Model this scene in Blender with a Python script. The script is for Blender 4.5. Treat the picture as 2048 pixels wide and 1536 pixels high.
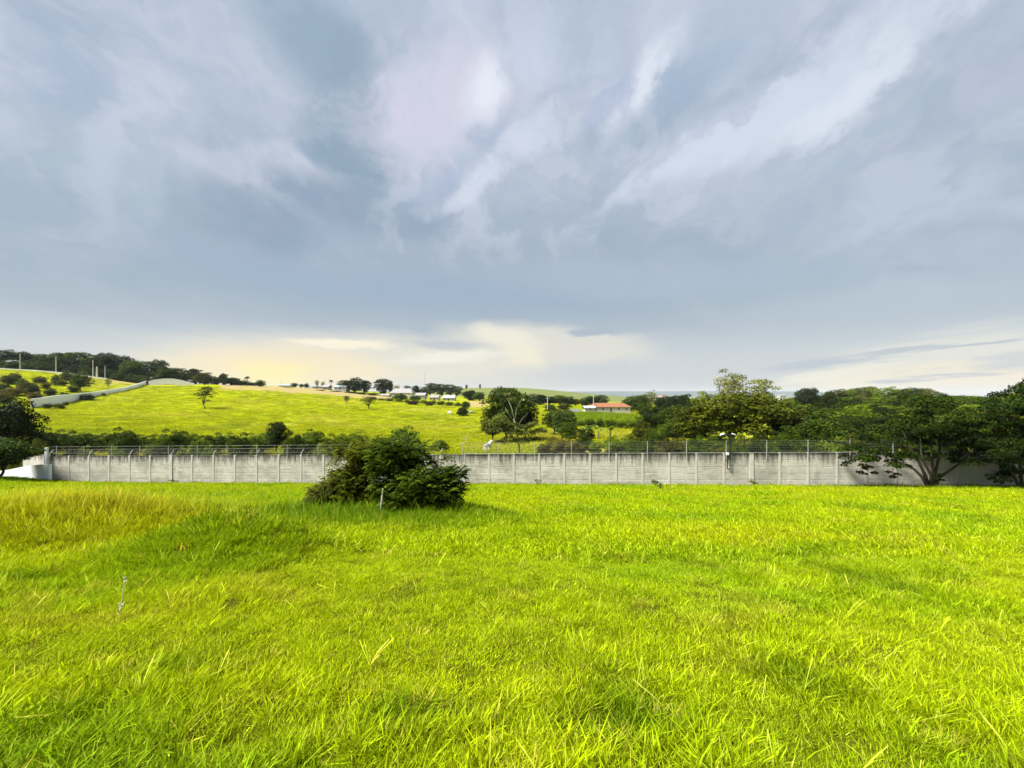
import bpy, math, random
import numpy as np
from mathutils import Vector, Matrix

for _o in list(bpy.data.objects):
    bpy.data.objects.remove(_o)
SC = bpy.context.scene
COL = SC.collection
F, HOR, CX = 900.0, 790.0, 1024.0          # focal length and horizon row, in pixels of the 2048 px wide photograph
EYE = 1.6

# ------------------------------------------------------------------ camera
cam_d = bpy.data.cameras.new('camera')
cam_d.sensor_width = 36.0
cam_d.lens = 36.0 * F / 2048.0
cam_d.shift_y = (HOR - 768.0) / 2048.0
cam_d.clip_start = 0.05
cam_d.clip_end = 40000.0
cam = bpy.data.objects.new('camera', cam_d)
cam.location = (0, 0, EYE)
cam.rotation_euler = (math.radians(90), 0, 0)
COL.objects.link(cam)
SC.camera = cam

# ------------------------------------------------------------------ exposure, sun, sky
EXPOSURE = 2.88
SUN_EL, SUN_AZ = math.radians(50), math.radians(-108)    # azimuth from +Y towards +X: behind the camera, to its left
SC.view_settings.view_transform = 'Standard'
SC.view_settings.look = 'None'
SC.view_settings.gamma = 1.0
SC.view_settings.use_curve_mapping = False
SC.view_settings.exposure = EXPOSURE
SC.cycles.max_bounces = 4
SC.cycles.diffuse_bounces = 2
SC.cycles.glossy_bounces = 1
SC.cycles.transmission_bounces = 2
SC.cycles.transparent_max_bounces = 4
SC.cycles.volume_bounces = 0
SC.cycles.use_denoising = True
SC.cycles.caustics_reflective = False
SC.cycles.caustics_refractive = False

sun_d = bpy.data.lights.new('sun', 'SUN')
sun_d.energy = 1.5
sun_d.angle = math.radians(19)
sun_d.color = (1.0, 0.97, 0.89)
sun = bpy.data.objects.new('sun', sun_d)
sdir = Vector((math.sin(SUN_AZ) * math.cos(SUN_EL), math.cos(SUN_AZ) * math.cos(SUN_EL), math.sin(SUN_EL)))
sun.rotation_euler = sdir.to_track_quat('Z', 'Y').to_euler()
sun.location = (0, 0, 60)
COL.objects.link(sun)


def lin(r, g, b):
    f = lambda c: (c / 255 / 12.92) if c / 255 <= 0.04045 else ((c / 255 + 0.055) / 1.055) ** 2.4
    return (f(r), f(g), f(b), 1.0)


class NT:
    """small helper to wire shader nodes"""
    def __init__(self, tree):
        self.t = tree
        tree.nodes.clear()

    def n(self, kind, **kw):
        node = self.t.nodes.new(kind)
        for k, v in kw.items():
            setattr(node, k, v)
        return node

    def l(self, a, b):
        self.t.links.new(a, b)

    def math(self, op, a, b=None, c=None, clamp=False):
        m = self.n('ShaderNodeMath', operation=op, use_clamp=clamp)
        for i, x in enumerate((a, b, c)):
            if x is None:
                continue
            if isinstance(x, (int, float)):
                m.inputs[i].default_value = x
            else:
                self.l(x, m.inputs[i])
        return m.outputs[0]

    def mix(self, fac, a, b, blend='MIX'):
        m = self.n('ShaderNodeMix', data_type='RGBA', blend_type=blend)
        for s, x in ((m.inputs[0], fac), (m.inputs[6], a), (m.inputs[7], b)):
            if isinstance(x, (int, float)):
                s.default_value = x
            elif isinstance(x, (tuple, list)):
                s.default_value = x if len(x) == 4 else (*x, 1.0)
            else:
                self.l(x, s)
        return m.outputs[2]

    def noise(self, vec, scale, detail=3.0, rough=0.5, dist=0.0):
        t = self.n('ShaderNodeTexNoise')
        t.inputs['Scale'].default_value = scale
        t.inputs['Detail'].default_value = detail
        t.inputs['Roughness'].default_value = rough
        t.inputs['Distortion'].default_value = dist
        if vec is not None:
            self.l(vec, t.inputs['Vector'])
        return t

    def ramp(self, fac, stops):
        r = self.n('ShaderNodeValToRGB')
        e = r.color_ramp.elements
        while len(e) < len(stops):
            e.new(0.5)
        for el, (p, c) in zip(e, stops):
            el.position = p
            el.color = c if len(c) == 4 else (*c, 1.0)
        self.l(fac, r.inputs[0])
        return r.outputs[0]

    def mapr(self, v, a, b, c=0.0, d=1.0):
        m = self.n('ShaderNodeMapRange', clamp=True)
        self.l(v, m.inputs[0])
        for i, x in enumerate((a, b, c, d)):
            m.inputs[i + 1].default_value = x
        return m.outputs[0]


def dirof(px, py):
    u, v = (px - CX) / F, (HOR - py) / F
    return math.atan(u), math.atan(v / math.sqrt(1 + u * u)), u, v


world = bpy.data.worlds.new('World')
SC.world = world
world.use_nodes = True
world.cycles.sampling_method = 'MANUAL'
world.cycles.sample_map_resolution = 512
W = NT(world.node_tree)
tc = W.n('ShaderNodeTexCoord')
D = tc.outputs['Generated']
sep = W.n('ShaderNodeSeparateXYZ')
W.l(D, sep.inputs[0])
az = W.math('ARCTAN2', sep.outputs[0], sep.outputs[1])
el = W.math('ARCSINE', sep.outputs[2])
comb = W.n('ShaderNodeCombineXYZ')
W.l(az, comb.inputs[0])
W.l(el, comb.inputs[1])


# the cloud deck is flat and high: noise on it is read where the sight line meets the deck, so that it draws together towards the horizon
def deck(h, sx, sy, rot):
    den = W.math('ADD', W.math('ABSOLUTE', sep.outputs[2]), h)
    cx_ = W.n('ShaderNodeCombineXYZ')
    W.l(W.math('DIVIDE', sep.outputs[0], den), cx_.inputs[0])
    W.l(W.math('DIVIDE', sep.outputs[1], den), cx_.inputs[1])
    mp = W.n('ShaderNodeMapping')
    mp.inputs['Rotation'].default_value = (0, 0, math.radians(rot))
    mp.inputs['Scale'].default_value = (sx, sy, 1)
    W.l(cx_.outputs[0], mp.inputs[0])
    return mp.outputs[0]


def warp(vec, scale, amp, detail, rough, yk):
    nz = W.noise(vec, scale, detail, rough)
    nz.noise_dimensions = '2D'
    sb = W.n('ShaderNodeVectorMath', operation='SUBTRACT')
    W.l(nz.outputs['Color'], sb.inputs[0])
    sb.inputs[1].default_value = (0.5, 0.5, 0.5)
    m = W.n('ShaderNodeVectorMath', operation='MULTIPLY_ADD')
    W.l(sb.outputs[0], m.inputs[0])
    m.inputs[1].default_value = (amp, amp * yk, 0)
    W.l(comb.outputs[0], m.inputs[2])
    return m.outputs[0], nz


DK = deck(0.42, 1.5, 1.1, -38)
Vbig, nzb = warp(DK, 1.7, 0.30, 6.0, 0.58, 0.8)        # ragged, for the high cloud masses
DL = deck(0.045, 0.28, 0.10, 0)
Vlow, nzl = warp(DL, 2.4, 0.12, 6.0, 0.66, 0.38)       # flatter, for the bands over the horizon
sepb = W.n('ShaderNodeSeparateXYZ')
W.l(Vlow, sepb.inputs[0])
base = W.ramp(sepb.outputs[1], [
    (0.000, lin(214, 212, 200)), (0.035, lin(206, 207, 203)), (0.085, lin(196, 203, 207)), (0.145, lin(172, 184, 194)),
    (0.20, lin(164, 178, 190)), (0.33, lin(168, 182, 197)), (0.50, lin(186, 197, 212)), (0.72, lin(188, 199, 216)),
    (1.0, lin(196, 208, 228))])
# torn texture of the deck
wv_ = W.n('ShaderNodeVectorMath', operation='MULTIPLY_ADD')
W.l(nzb.outputs['Color'], wv_.inputs[0])
wv_.inputs[1].default_value = (1.1, 1.1, 0)
W.l(DK, wv_.inputs[2])
n2 = W.noise(wv_.outputs[0], 2.7, 7.0, 0.56)
n2.noise_dimensions = '2D'
up_ = W.mapr(el, 0.10, 0.42)
lite = W.math('MULTIPLY', W.mapr(n2.outputs['Fac'], 0.50, 0.70), up_)
dark = W.math('MULTIPLY', W.mapr(n2.outputs['Fac'], 0.50, 0.32), up_)
sky_c = W.mix(W.math('MULTIPLY', lite, 0.45), base, lin(218, 222, 236))
sky_c = W.mix(W.math('MULTIPLY', dark, 0.44), sky_c, lin(148, 166, 188))
mod = W.mapr(n2.outputs['Fac'], 0.36, 0.60, 0.35, 1.0)
modd = W.mapr(n2.outputs['Fac'], 0.62, 0.40, 0.35, 1.0)


def blob(src, px, py, rx, ry, ang, col, strength, vec, sharp=1.0):
    """a bank of cloud in the direction in which the photograph shows it"""
    a, e, u, v = dirof(px, py)
    mp = W.n('ShaderNodeMapping', vector_type='TEXTURE')
    mp.inputs['Location'].default_value = (a, e, 0)
    mp.inputs['Rotation'].default_value = (0, 0, math.radians(ang))
    k = 1 / (1 + u * u)
    mp.inputs['Scale'].default_value = (rx / F * (k if abs(ang) < 45 else math.sqrt(k)), ry / F * math.sqrt(k) * math.cos(e), 1)
    W.l(vec, mp.inputs[0])
    g = W.n('ShaderNodeTexGradient', gradient_type='SPHERICAL')
    W.l(mp.outputs[0], g.inputs[0])
    f = W.mapr(g.outputs['Fac'], 0.0, 1.0 / (1 + (sharp - 1) * 0.8), 0.0, strength)
    f.node.interpolation_type = 'SMOOTHSTEP'
    if vec is Vbig:
        f = W.math('MULTIPLY', f, mod if sum(col) > 585 else modd)
    return W.mix(f, src, lin(*col))


BLOBS = [
    # the high deck
    (230, 330, 420, 180, 0, (186, 200, 208), 0.5, Vbig, 1.3),
    (60, 120, 330, 130, 20, (160, 177, 202), 0.6, Vbig, 1.3),
    (1800, 430, 560, 230, 0, (190, 201, 214), 0.8, Vbig, 1.2),
    (610, 120, 190, 110, -30, (150, 172, 190), 0.9, Vbig, 1.6),
    (655, 260, 110, 190, 15, (144, 165, 183), 1.0, Vbig, 1.8),
    (530, 335, 200, 60, -15, (208, 212, 224), 0.8, Vbig, 1.6),
    (850, 175, 290, 140, 12, (214, 213, 229), 0.9, Vbig, 1.4),
    (950, 165, 100, 70, 50, (234, 238, 248), 0.9, Vbig, 1.3),
    (860, 330, 200, 70, 20, (176, 189, 216), 0.5, Vbig, 1.6),
    (710, 430, 350, 80, 6, (146, 163, 183), 0.9, Vbig, 1.7),
    (860, 400, 150, 55, 25, (152, 168, 189), 0.8, Vbig, 1.8),
    (560, 520, 520, 90, 0, (158, 175, 195), 0.6, Vbig, 1.4),
    (1120, 120, 180, 130, 0, (202, 214, 231), 0.8, Vbig, 1.6),
    (1060, 300, 340, 50, 20, (212, 219, 233), 0.95, Vbig, 1.8),
    (1280, 195, 200, 50, 40, (232, 238, 248), 0.85, Vbig, 1.4),
    (1200, 235, 120, 36, 38, (176, 188, 212), 0.7, Vbig, 1.8),
    (1320, 245, 190, 55, 32, (156, 175, 196), 1.0, Vbig, 1.9),
    (1430, 100, 220, 110, 30, (170, 187, 208), 0.8, Vbig, 1.6),
    (1500, 245, 500, 70, 26, (210, 220, 235), 1.0, Vbig, 1.7),
    (1740, 125, 380, 56, 27, (224, 231, 242), 0.85, Vbig, 1.4),
    (1920, 190, 260, 70, 20, (186, 193, 212), 0.6, Vbig, 1.6),
    (1650, 300, 320, 50, 24, (178, 195, 208), 0.6, Vbig, 1.5),
    (980, 590, 560, 66, 0, (158, 176, 195), 0.8, Vlow, 1.5),
    (1300, 560, 500, 60, -4, (176, 191, 206), 0.5, Vlow, 1.4),
    (1750, 610, 520, 60, 0, (182, 195, 204), 0.6, Vlow, 1.5),
    # the bright bands over the horizon
    (740, 725, 560, 72, 0, (230, 225, 208), 0.9, Vlow, 1.8),
    (570, 742, 330, 66, 0, (250, 232, 190), 0.9, Vlow, 1.7),
    (545, 750, 110, 38, 0, (255, 242, 168), 0.9, Vlow, 1.5),
    (690, 690, 140, 11, 0, (252, 242, 214), 0.95, Vlow, 2.0),
    (1100, 690, 280, 48, -6, (222, 219, 208), 0.95, Vlow, 2.3),
    (1005, 672, 90, 26, -15, (244, 237, 217), 0.75, Vlow, 1.6),
    (1040, 714, 70, 30, -30, (248, 237, 208), 0.7, Vlow, 1.5),
    (900, 714, 160, 14, 4, (244, 239, 222), 0.8, Vlow, 1.7),
    (885, 690, 120, 14, 0, (176, 184, 196), 0.6, Vlow, 1.5),
    (1170, 664, 75, 11, 0, (170, 181, 194), 0.95, Vlow, 2.2),
    (1330, 745, 420, 46, 0, (198, 203, 206), 0.8, Vlow, 1.6),
    (1920, 700, 350, 48, 5, (224, 223, 212), 0.9, Vlow, 1.9),
    (1850, 765, 430, 44, 2, (242, 231, 205), 0.95, Vlow, 1.8),
    (1660, 748, 170, 18, 8, (238, 233, 214), 0.85, Vlow, 1.9),
    (1660, 722, 200, 11, 4, (180, 188, 198), 0.75, Vlow, 1.7),
    (1960, 682, 140, 6, 6, (176, 184, 196), 0.8, Vlow, 1.8),
    (1830, 694, 120, 6, 8, (178, 186, 197), 0.8, Vlow, 1.8),
    (1790, 764, 90, 7, 3, (188, 191, 197), 0.9, Vlow, 2.3),
    (1870, 748, 140, 7, 2, (194, 196, 200), 0.85, Vlow, 2.3),
    (2010, 725, 100, 14, 4, (194, 197, 203), 0.6, Vlow, 1.6),
]
for args in BLOBS:
    sky_c = blob(sky_c, *args)
nish = W.n('ShaderNodeTexSky', sky_type='NISHITA')
nish.sun_disc = False
nish.sun_elevation = SUN_EL
nish.sun_rotation = SUN_AZ
bg1 = W.n('ShaderNodeBackground')
W.l(nish.outputs[0], bg1.inputs[0])
bg1.inputs[1].default_value = 0.05
bg2 = W.n('ShaderNodeBackground')
W.l(sky_c, bg2.inputs[0])
bg2.inputs[1].default_value = 1.0 / 2 ** EXPOSURE
mx = W.n('ShaderNodeMixShader')
mx.inputs[0].default_value = 0.97
W.l(bg1.outputs[0], mx.inputs[1])
W.l(bg2.outputs[0], mx.inputs[2])
wo = W.n('ShaderNodeOutputWorld')
W.l(mx.outputs[0], wo.inputs[0])


# ------------------------------------------------------------------ helpers
def tag(o, label=None, cat=None, group=None, kind=None):
    if label: o['label'] = label
    if cat: o['category'] = cat
    if group: o['group'] = group
    if kind: o['kind'] = kind
    return o


def empty(name, loc=(0, 0, 0), rz=0.0, scale=(1, 1, 1)):
    o = bpy.data.objects.new(name, None)
    o.empty_display_size = 0.2
    o.location = loc
    o.rotation_euler = (0, 0, rz)
    o.scale = scale
    COL.objects.link(o)
    return o


def link(name, me, parent=None, loc=(0, 0, 0), rot=(0, 0, 0), scale=(1, 1, 1)):
    o = bpy.data.objects.new(name, me)
    o.parent = parent
    o.location = loc
    o.rotation_euler = rot
    o.scale = scale
    COL.objects.link(o)
    return o


def vnoise(x, y, seed=0):
    """smooth value noise on arrays"""
    x = np.asarray(x, float)
    y = np.asarray(y, float)
    xi, yi = np.floor(x).astype(np.int64), np.floor(y).astype(np.int64)
    fx, fy = x - xi, y - yi
    fx, fy = fx * fx * (3 - 2 * fx), fy * fy * (3 - 2 * fy)

    def h(a, b):
        n = (a * 374761393 + b * 668265263 + seed * 1442695041) & 0xFFFFFFFF
        n = ((n ^ (n >> 13)) * 1274126177) & 0xFFFFFFFF
        return ((n ^ (n >> 16)) & 0xFFFF) / 65535.0
    return (h(xi, yi) * (1 - fx) + h(xi + 1, yi) * fx) * (1 - fy) + (h(xi, yi + 1) * (1 - fx) + h(xi + 1, yi + 1) * fx) * fy


def fbm(x, y, seed=0, o=3):
    s, a, t = 0, 1.0, 0
    for i in range(o):
        s = s + a * vnoise(x * 2 ** i, y * 2 ** i, seed + 17 * i)
        t += a
        a *= 0.5
    return s / t


# ------------------------------------------------------------------ terrain
WALL_A, WALL_B, WALL_Z, WALL_S = 35.9, -0.11, -5.64, 0.0185      # wall line Y = A + B X, foot z = Z + S X
PX = np.array([-300, 0, 150, 300, 450, 600, 750, 900, 1050, 1200, 1350, 1500, 1700, 1900, 2300], float)
YS = np.array([45, 60, 75, 90, 130, 165, 200, 240, 270, 330, 430, 600, 900, 1500, 3000, 9500], float)
PY = {   # image row of the ground at each distance, per column
    -300: [963, 880, 870, 855, 800, 770, 745, 720, 713, 717, 735, 770, 790, 797, 795, 793],
    0:    [963, 895, 880, 865, 819, 790, 764, 741, 733, 736, 745, 775, 792, 798, 795, 793],
    150:  [963, 897, 883, 870, 832, 803, 775, 751, 745, 749, 758, 780, 794, 798, 795, 793],
    300:  [963, 902, 886, 872, 838, 813, 792, 774, 768, 772, 772, 784, 796, 799, 796, 793],
    450:  [963, 905, 890, 878, 840, 815, 795, 774, 768, 771, 775, 785, 797, 800, 796, 793],
    600:  [963, 906, 892, 880, 846, 822, 803, 788, 779, 774, 775, 784, 797, 800, 796, 793],
    750:  [963, 906, 893, 882, 851, 830, 813, 799, 795, 788, 784, 784, 792, 799, 796, 793],
    900:  [963, 906, 895, 884, 856, 838, 820, 808, 804, 798, 789, 778, 776, 797, 796, 793],
    1050: [963, 903, 888, 874, 848, 832, 820, 812, 808, 802, 796, 784, 774, 797, 796, 793],
    1200: [963, 899, 880, 868, 845, 831, 823, 816, 812, 806, 803, 799, 789, 799, 797, 793],
    1350: [963, 901, 888, 880, 860, 844, 831, 822, 817, 811, 807, 804, 801, 799, 797, 793],
    1500: [963, 905, 893, 885, 865, 850, 838, 826, 820, 812, 806, 804, 801, 799, 797, 793],
    1700: [963, 905, 893, 885, 862, 842, 824, 812, 808, 806, 804, 803, 801, 799, 797, 793],
    1900: [963, 905, 893, 885, 862, 842, 828, 816, 812, 808, 804, 803, 801, 799, 797, 793],
    2300: [963, 900, 885, 872, 850, 830, 815, 805, 803, 803, 803, 803, 801, 799, 797, 793],
}
_zc = np.array([[EYE - (PY[int(p)][j] - HOR) / F * YS[j] for j in range(len(YS))] for p in PX])
_lu = np.linspace((PX[0] - CX) / F, (PX[-1] - CX) / F, 121)
_ly = np.linspace(math.log(45), math.log(9500), 161)
_tmp = np.array([np.interp(_ly, np.log(YS), r) for r in _zc])
TAB = np.array([np.interp(_lu, (PX - CX) / F, _tmp[:, j]) for j in range(len(_ly))]).T      # [u, logY]
for _ in range(4):
    P_ = np.pad(TAB, 1, mode='edge')
    TAB = (P_[:-2, 1:-1] + 2 * P_[1:-1, 1:-1] + P_[2:, 1:-1]) / 4
    P_ = np.pad(TAB, 1, mode='edge')
    TAB = (P_[1:-1, :-2] + 4 * P_[1:-1, 1:-1] + P_[1:-1, 2:]) / 6


def H(x, y):
    x = np.asarray(x, float)
    y = np.asarray(y, float)
    near = -0.157 * y
    near = near + 0.72 * np.exp(-(((x + 10.2) / 3.4) ** 2 + ((y - 10.6) / 2.0) ** 2) ** 1.4)
    near = near + 0.62 * np.exp(-(((x + 4.9) / 1.6) ** 2 + ((y - 7.9) / 1.1) ** 2))
    near = near + 0.60 * np.exp(-(((x + 46) / 5.5) ** 2 + ((y - 37.5) / 4) ** 2))
    near = near + 0.20 * np.exp(-(((x + 4.0) / 3.4) ** 2 + ((y - 14.4) / 2.5) ** 2))
    fade = np.clip(y / 3, 0, 1)
    near = near + fade * (0.11 * (fbm(x * 0.55, y * 0.55, 3, 2) - 0.5) + 0.13 * (fbm(x * 1.9, y * 1.9, 5, 2) - 0.5))
    yy = np.maximum(y, 45.001)
    u = np.clip((x / yy - _lu[0]) / (_lu[1] - _lu[0]), 0, 119.999)
    v = np.clip((np.log(yy) - _ly[0]) / (_ly[1] - _ly[0]), 0, 159.999)
    i, j = u.astype(int), v.astype(int)
    a, b = u - i, v - j
    far = TAB[i, j] * (1 - a) * (1 - b) + TAB[i + 1, j] * a * (1 - b) + TAB[i, j + 1] * (1 - a) * b + TAB[i + 1, j + 1] * a * b
    far = far + np.clip((yy - 55) / 40, 0, 1) * np.clip(2 - yy / 500, 0, 1) * (1.3 * (fbm(x / 16, y / 16, 9, 3) - 0.5))
    yw = WALL_A + WALL_B * x
    t = np.clip((y - yw - 0.5) / 9.0, 0, 1)
    t = t * t * (3 - 2 * t)
    return near * (1 - t) + far * t


def h1(x, y):
    return float(H(np.array([x]), np.array([y]))[0])


def P(px, py, Y):
    return ((px - CX) / F * Y, Y, EYE - (py - HOR) / F * Y)


def ground_y(px, py, y0=50.0, y1=900.0):
    """distance at which the sight line through a pixel meets the ground"""
    ys = np.exp(np.linspace(math.log(y0), math.log(y1), 900))
    g = H((px - CX) / F * ys, ys)
    r = EYE - (py - HOR) / F * ys
    k = np.where(g >= r)[0]
    return float(ys[k[0]]) if len(k) else float(ys[-1])


def wall_y(px):
    u = (px - CX) / F
    return WALL_A / (1 - WALL_B * u)


# ------------------------------------------------------------------ materials
MATS = {}


def new_mat(name):
    m = bpy.data.materials.new(name)
    m.use_nodes = True
    MATS[name] = m
    return m, NT(m.node_tree)


def principled(T, col, rough=0.8, spec=0.2, bump=None, bstr=0.3, bdist=0.02, metal=0.0):
    p = T.n('ShaderNodeBsdfPrincipled')
    if isinstance(col, (tuple, list)):
        p.inputs['Base Color'].default_value = col if len(col) == 4 else (*col, 1.0)
    else:
        T.l(col, p.inputs['Base Color'])
    p.inputs['Roughness'].default_value = rough
    p.inputs['Specular IOR Level'].default_value = spec
    p.inputs['Metallic'].default_value = metal
    if bump is not None:
        b = T.n('ShaderNodeBump')
        b.inputs['Strength'].default_value = bstr
        b.inputs['Distance'].default_value = bdist
        T.l(bump, b.inputs['Height'])
        T.l(b.outputs[0], p.inputs['Normal'])
    return p


def out(T, sh):
    o = T.n('ShaderNodeOutputMaterial')
    T.l(sh, o.inputs[0])


def simple_mat(name, c1, c2, scale=3.0, rough=0.8, spec=0.2, metal=0.0, bstr=0.2):
    m, T = new_mat(name)
    g = T.n('ShaderNodeTexCoord')
    nz = T.noise(g.outputs['Object'], scale, 5.0, 0.6)
    c = T.mix(T.mapr(nz.outputs['Fac'], 0.3, 0.7), (*c1, 1), (*c2, 1))
    out(T, principled(T, c, rough, spec, nz.outputs['Fac'], bstr, 0.02, metal).outputs[0])
    return m


def leafy(T, col, trans=0.3, rough=0.55, spec=0.25, tmul=(1.25, 1.2, 0.6)):
    p = principled(T, col, rough, spec)
    t = T.n('ShaderNodeBsdfTranslucent')
    T.l(T.mix(1.0, col, (*tmul, 1), 'MULTIPLY'), t.inputs[0])
    x = T.n('ShaderNodeMixShader')
    x.inputs[0].default_value = trans
    T.l(p.outputs[0], x.inputs[1])
    T.l(t.outputs[0], x.inputs[2])
    return x.outputs[0]


# leaves: the object's own colour, varied leaf by leaf and spray by spray
m, T = new_mat('leaf')
oi = T.n('ShaderNodeObjectInfo')
at = T.n('ShaderNodeAttribute', attribute_name='tint')
c = T.mix(T.mapr(at.outputs['Fac'], 0.0, 1.0, 0.55, 1.5), (0, 0, 0, 1), oi.outputs['Color'])
c = T.mix(T.math('MULTIPLY', T.mapr(at.outputs['Fac'], 0.35, 1.0), 0.35), c, T.mix(1.0, oi.outputs['Color'], (1.9, 1.5, 0.6, 1), 'MULTIPLY'))
v = T.n('ShaderNodeVectorMath', operation='SCALE')
T.l(oi.outputs['Color'], v.inputs[0])
T.l(T.mapr(at.outputs['Fac'], 0.0, 1.0, 0.35, 1.7), v.inputs['Scale'])
c = T.mix(T.math('MULTIPLY', T.mapr(at.outputs['Fac'], 0.5, 1.0), 0.5), v.outputs[0], T.mix(1.0, oi.outputs['Color'], (1.9, 1.6, 0.6, 1), 'MULTIPLY'))
out(T, leafy(T, c, 0.16, 0.6, 0.08))

# grass blades: tint carried by each tuft, varied blade by blade
m, T = new_mat('grass_blade')
ti = T.n('ShaderNodeAttribute', attribute_name='tint', attribute_type='INSTANCER')
bl = T.n('ShaderNodeAttribute', attribute_name='blade')
v = T.n('ShaderNodeVectorMath', operation='SCALE')
T.l(ti.outputs['Color'], v.inputs[0])
T.l(T.mapr(bl.outputs['Fac'], 0.0, 1.0, 0.42, 1.45), v.inputs['Scale'])
c = T.mix(T.mapr(bl.outputs['Fac'], 0.9, 1.0, 0.0, 0.6), v.outputs[0], (0.58, 0.54, 0.10, 1))
out(T, leafy(T, c, 0.36, 0.7, 0.03, (1.2, 1.15, 0.4)))

# the ground
m, T = new_mat('ground')
geo = T.n('ShaderNodeNewGeometry')
pos = geo.outputs['Position']
cl = T.n('ShaderNodeAttribute', attribute_name='cover')
na = T.noise(pos, 0.9, 6.0, 0.65)
nb = T.noise(pos, 0.12, 5.0, 0.6)
nc = T.noise(pos, 0.028, 4.0, 0.55)
g1 = T.mix(T.mapr(na.outputs['Fac'], 0.3, 0.7), (0.24, 0.27, 0.004, 1), (0.31, 0.335, 0.006, 1))
g1 = T.mix(T.math('MULTIPLY', T.mapr(nb.outputs['Fac'], 0.45, 0.7), 0.6), g1, (0.19, 0.24, 0.006, 1))
g1 = T.mix(T.math('MULTIPLY', T.mapr(nc.outputs['Fac'], 0.5, 0.68), 0.55), g1, (0.30, 0.27, 0.05, 1))
g1 = T.mix(T.math('MULTIPLY', T.mapr(nb.outputs['Fac'], 0.42, 0.3), 0.6), g1, (0.20, 0.22, 0.012, 1))
soil = T.mix(na.outputs['Fac'], (0.27, 0.20, 0.09, 1), (0.36, 0.27, 0.14, 1))
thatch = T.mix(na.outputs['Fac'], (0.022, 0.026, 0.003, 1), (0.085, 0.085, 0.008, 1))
sc_ = T.n('ShaderNodeSeparateColor')
T.l(cl.outputs['Color'], sc_.inputs[0])
soilf = T.math('MULTIPLY', sc_.outputs[0], T.mapr(nb.outputs['Fac'], 0.25, 0.5, 0.4, 1.0), clamp=True)
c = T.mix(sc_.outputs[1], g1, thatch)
c = T.mix(soilf, c, soil)
c = T.mix(sc_.outputs[2], c, T.mix(na.outputs['Fac'], (0.10, 0.13, 0.04, 1), (0.19, 0.2, 0.07, 1)))
nd_ = T.noise(pos, 14.0, 4.0, 0.7)
c = T.mix(T.math('MULTIPLY', sc_.outputs[1], T.mapr(nd_.outputs['Fac'], 0.4, 0.6, 0.0, 0.8)), c, (0.10, 0.115, 0.006, 1))
hb = T.math('ADD', na.outputs['Fac'], T.math('MULTIPLY', nb.outputs['Fac'], 3.0))
out(T, principled(T, c, 1.0, 0.0, hb, 0.7, 0.35).outputs[0])

# weathered pale concrete of the wall; black mould runs down from the coping
m, T = new_mat('wall_concrete')
geo = T.n('ShaderNodeNewGeometry')
sp = T.n('ShaderNodeSeparateXYZ')
T.l(geo.outputs['Position'], sp.inputs[0])
hgt = T.math('SUBTRACT', sp.outputs[2], T.math('ADD', T.math('MULTIPLY', sp.outputs[0], WALL_S), WALL_Z))     # height above the wall's foot
oi = T.n('ShaderNodeObjectInfo')
n_f = T.noise(geo.outputs['Position'], 9.0, 6.0, 0.65)
n_m = T.noise(geo.outputs['Position'], 0.8, 6.0, 0.68)
mp = T.n('ShaderNodeMapping')
mp.inputs['Scale'].default_value = (5.0, 5.0, 0.55)
T.l(geo.outputs['Position'], mp.inputs[0])
n_s = T.noise(mp.outputs[0], 1.0, 6.0, 0.7)
mp2 = T.n('ShaderNodeMapping')
mp2.inputs['Scale'].default_value = (0.9, 0.9, 11.0)
T.l(geo.outputs['Position'], mp2.inputs[0])
n_h = T.noise(mp2.outputs[0], 1.0, 5.0, 0.65)
c = T.mix(T.mapr(n_m.outputs['Fac'], 0.3, 0.7), (0.47, 0.435, 0.37, 1), (0.66, 0.62, 0.54, 1))
c = T.mix(T.math('MULTIPLY', oi.outputs['Random'], 0.2), c, (0.40, 0.38, 0.33, 1))
c = T.mix(T.math('MULTIPLY', T.mapr(n_h.outputs['Fac'], 0.52, 0.66), 0.6), c, (0.25, 0.235, 0.20, 1))
c = T.mix(T.math('MULTIPLY', T.mapr(n_f.outputs['Fac'], 0.52, 0.68), 0.5), c, (0.27, 0.25, 0.21, 1))
n_b = T.noise(geo.outputs['Position'], 0.45, 5.0, 0.7)
c = T.mix(T.math('MULTIPLY', T.mapr(n_b.outputs['Fac'], 0.48, 0.62), 0.5), c, (0.23, 0.215, 0.18, 1))
edge = T.math('SUBTRACT', hgt, T.math('MULTIPLY', T.mapr(n_s.outputs['Fac'], 0.25, 0.75, 1.0, 0.0), 1.0))
stain = T.mapr(T.math('SUBTRACT', T.math('ADD', hgt, T.math('MULTIPLY', n_s.outputs['Fac'], 2.8)), 0.0), 3.2, 3.95)
c = T.mix(T.math('MULTIPLY', stain, 0.9), c, (0.075, 0.07, 0.06, 1))
damp = T.mapr(T.math('ADD', hgt, T.math('MULTIPLY', n_m.outputs['Fac'], 0.5)), 0.55, 0.15)
c = T.mix(T.math('MULTIPLY', damp, 0.45), c, (0.20, 0.20, 0.13, 1))
out(T, principled(T, c, 0.92, 0.1, n_f.outputs['Fac'], 0.5, 0.015).outputs[0])

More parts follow.
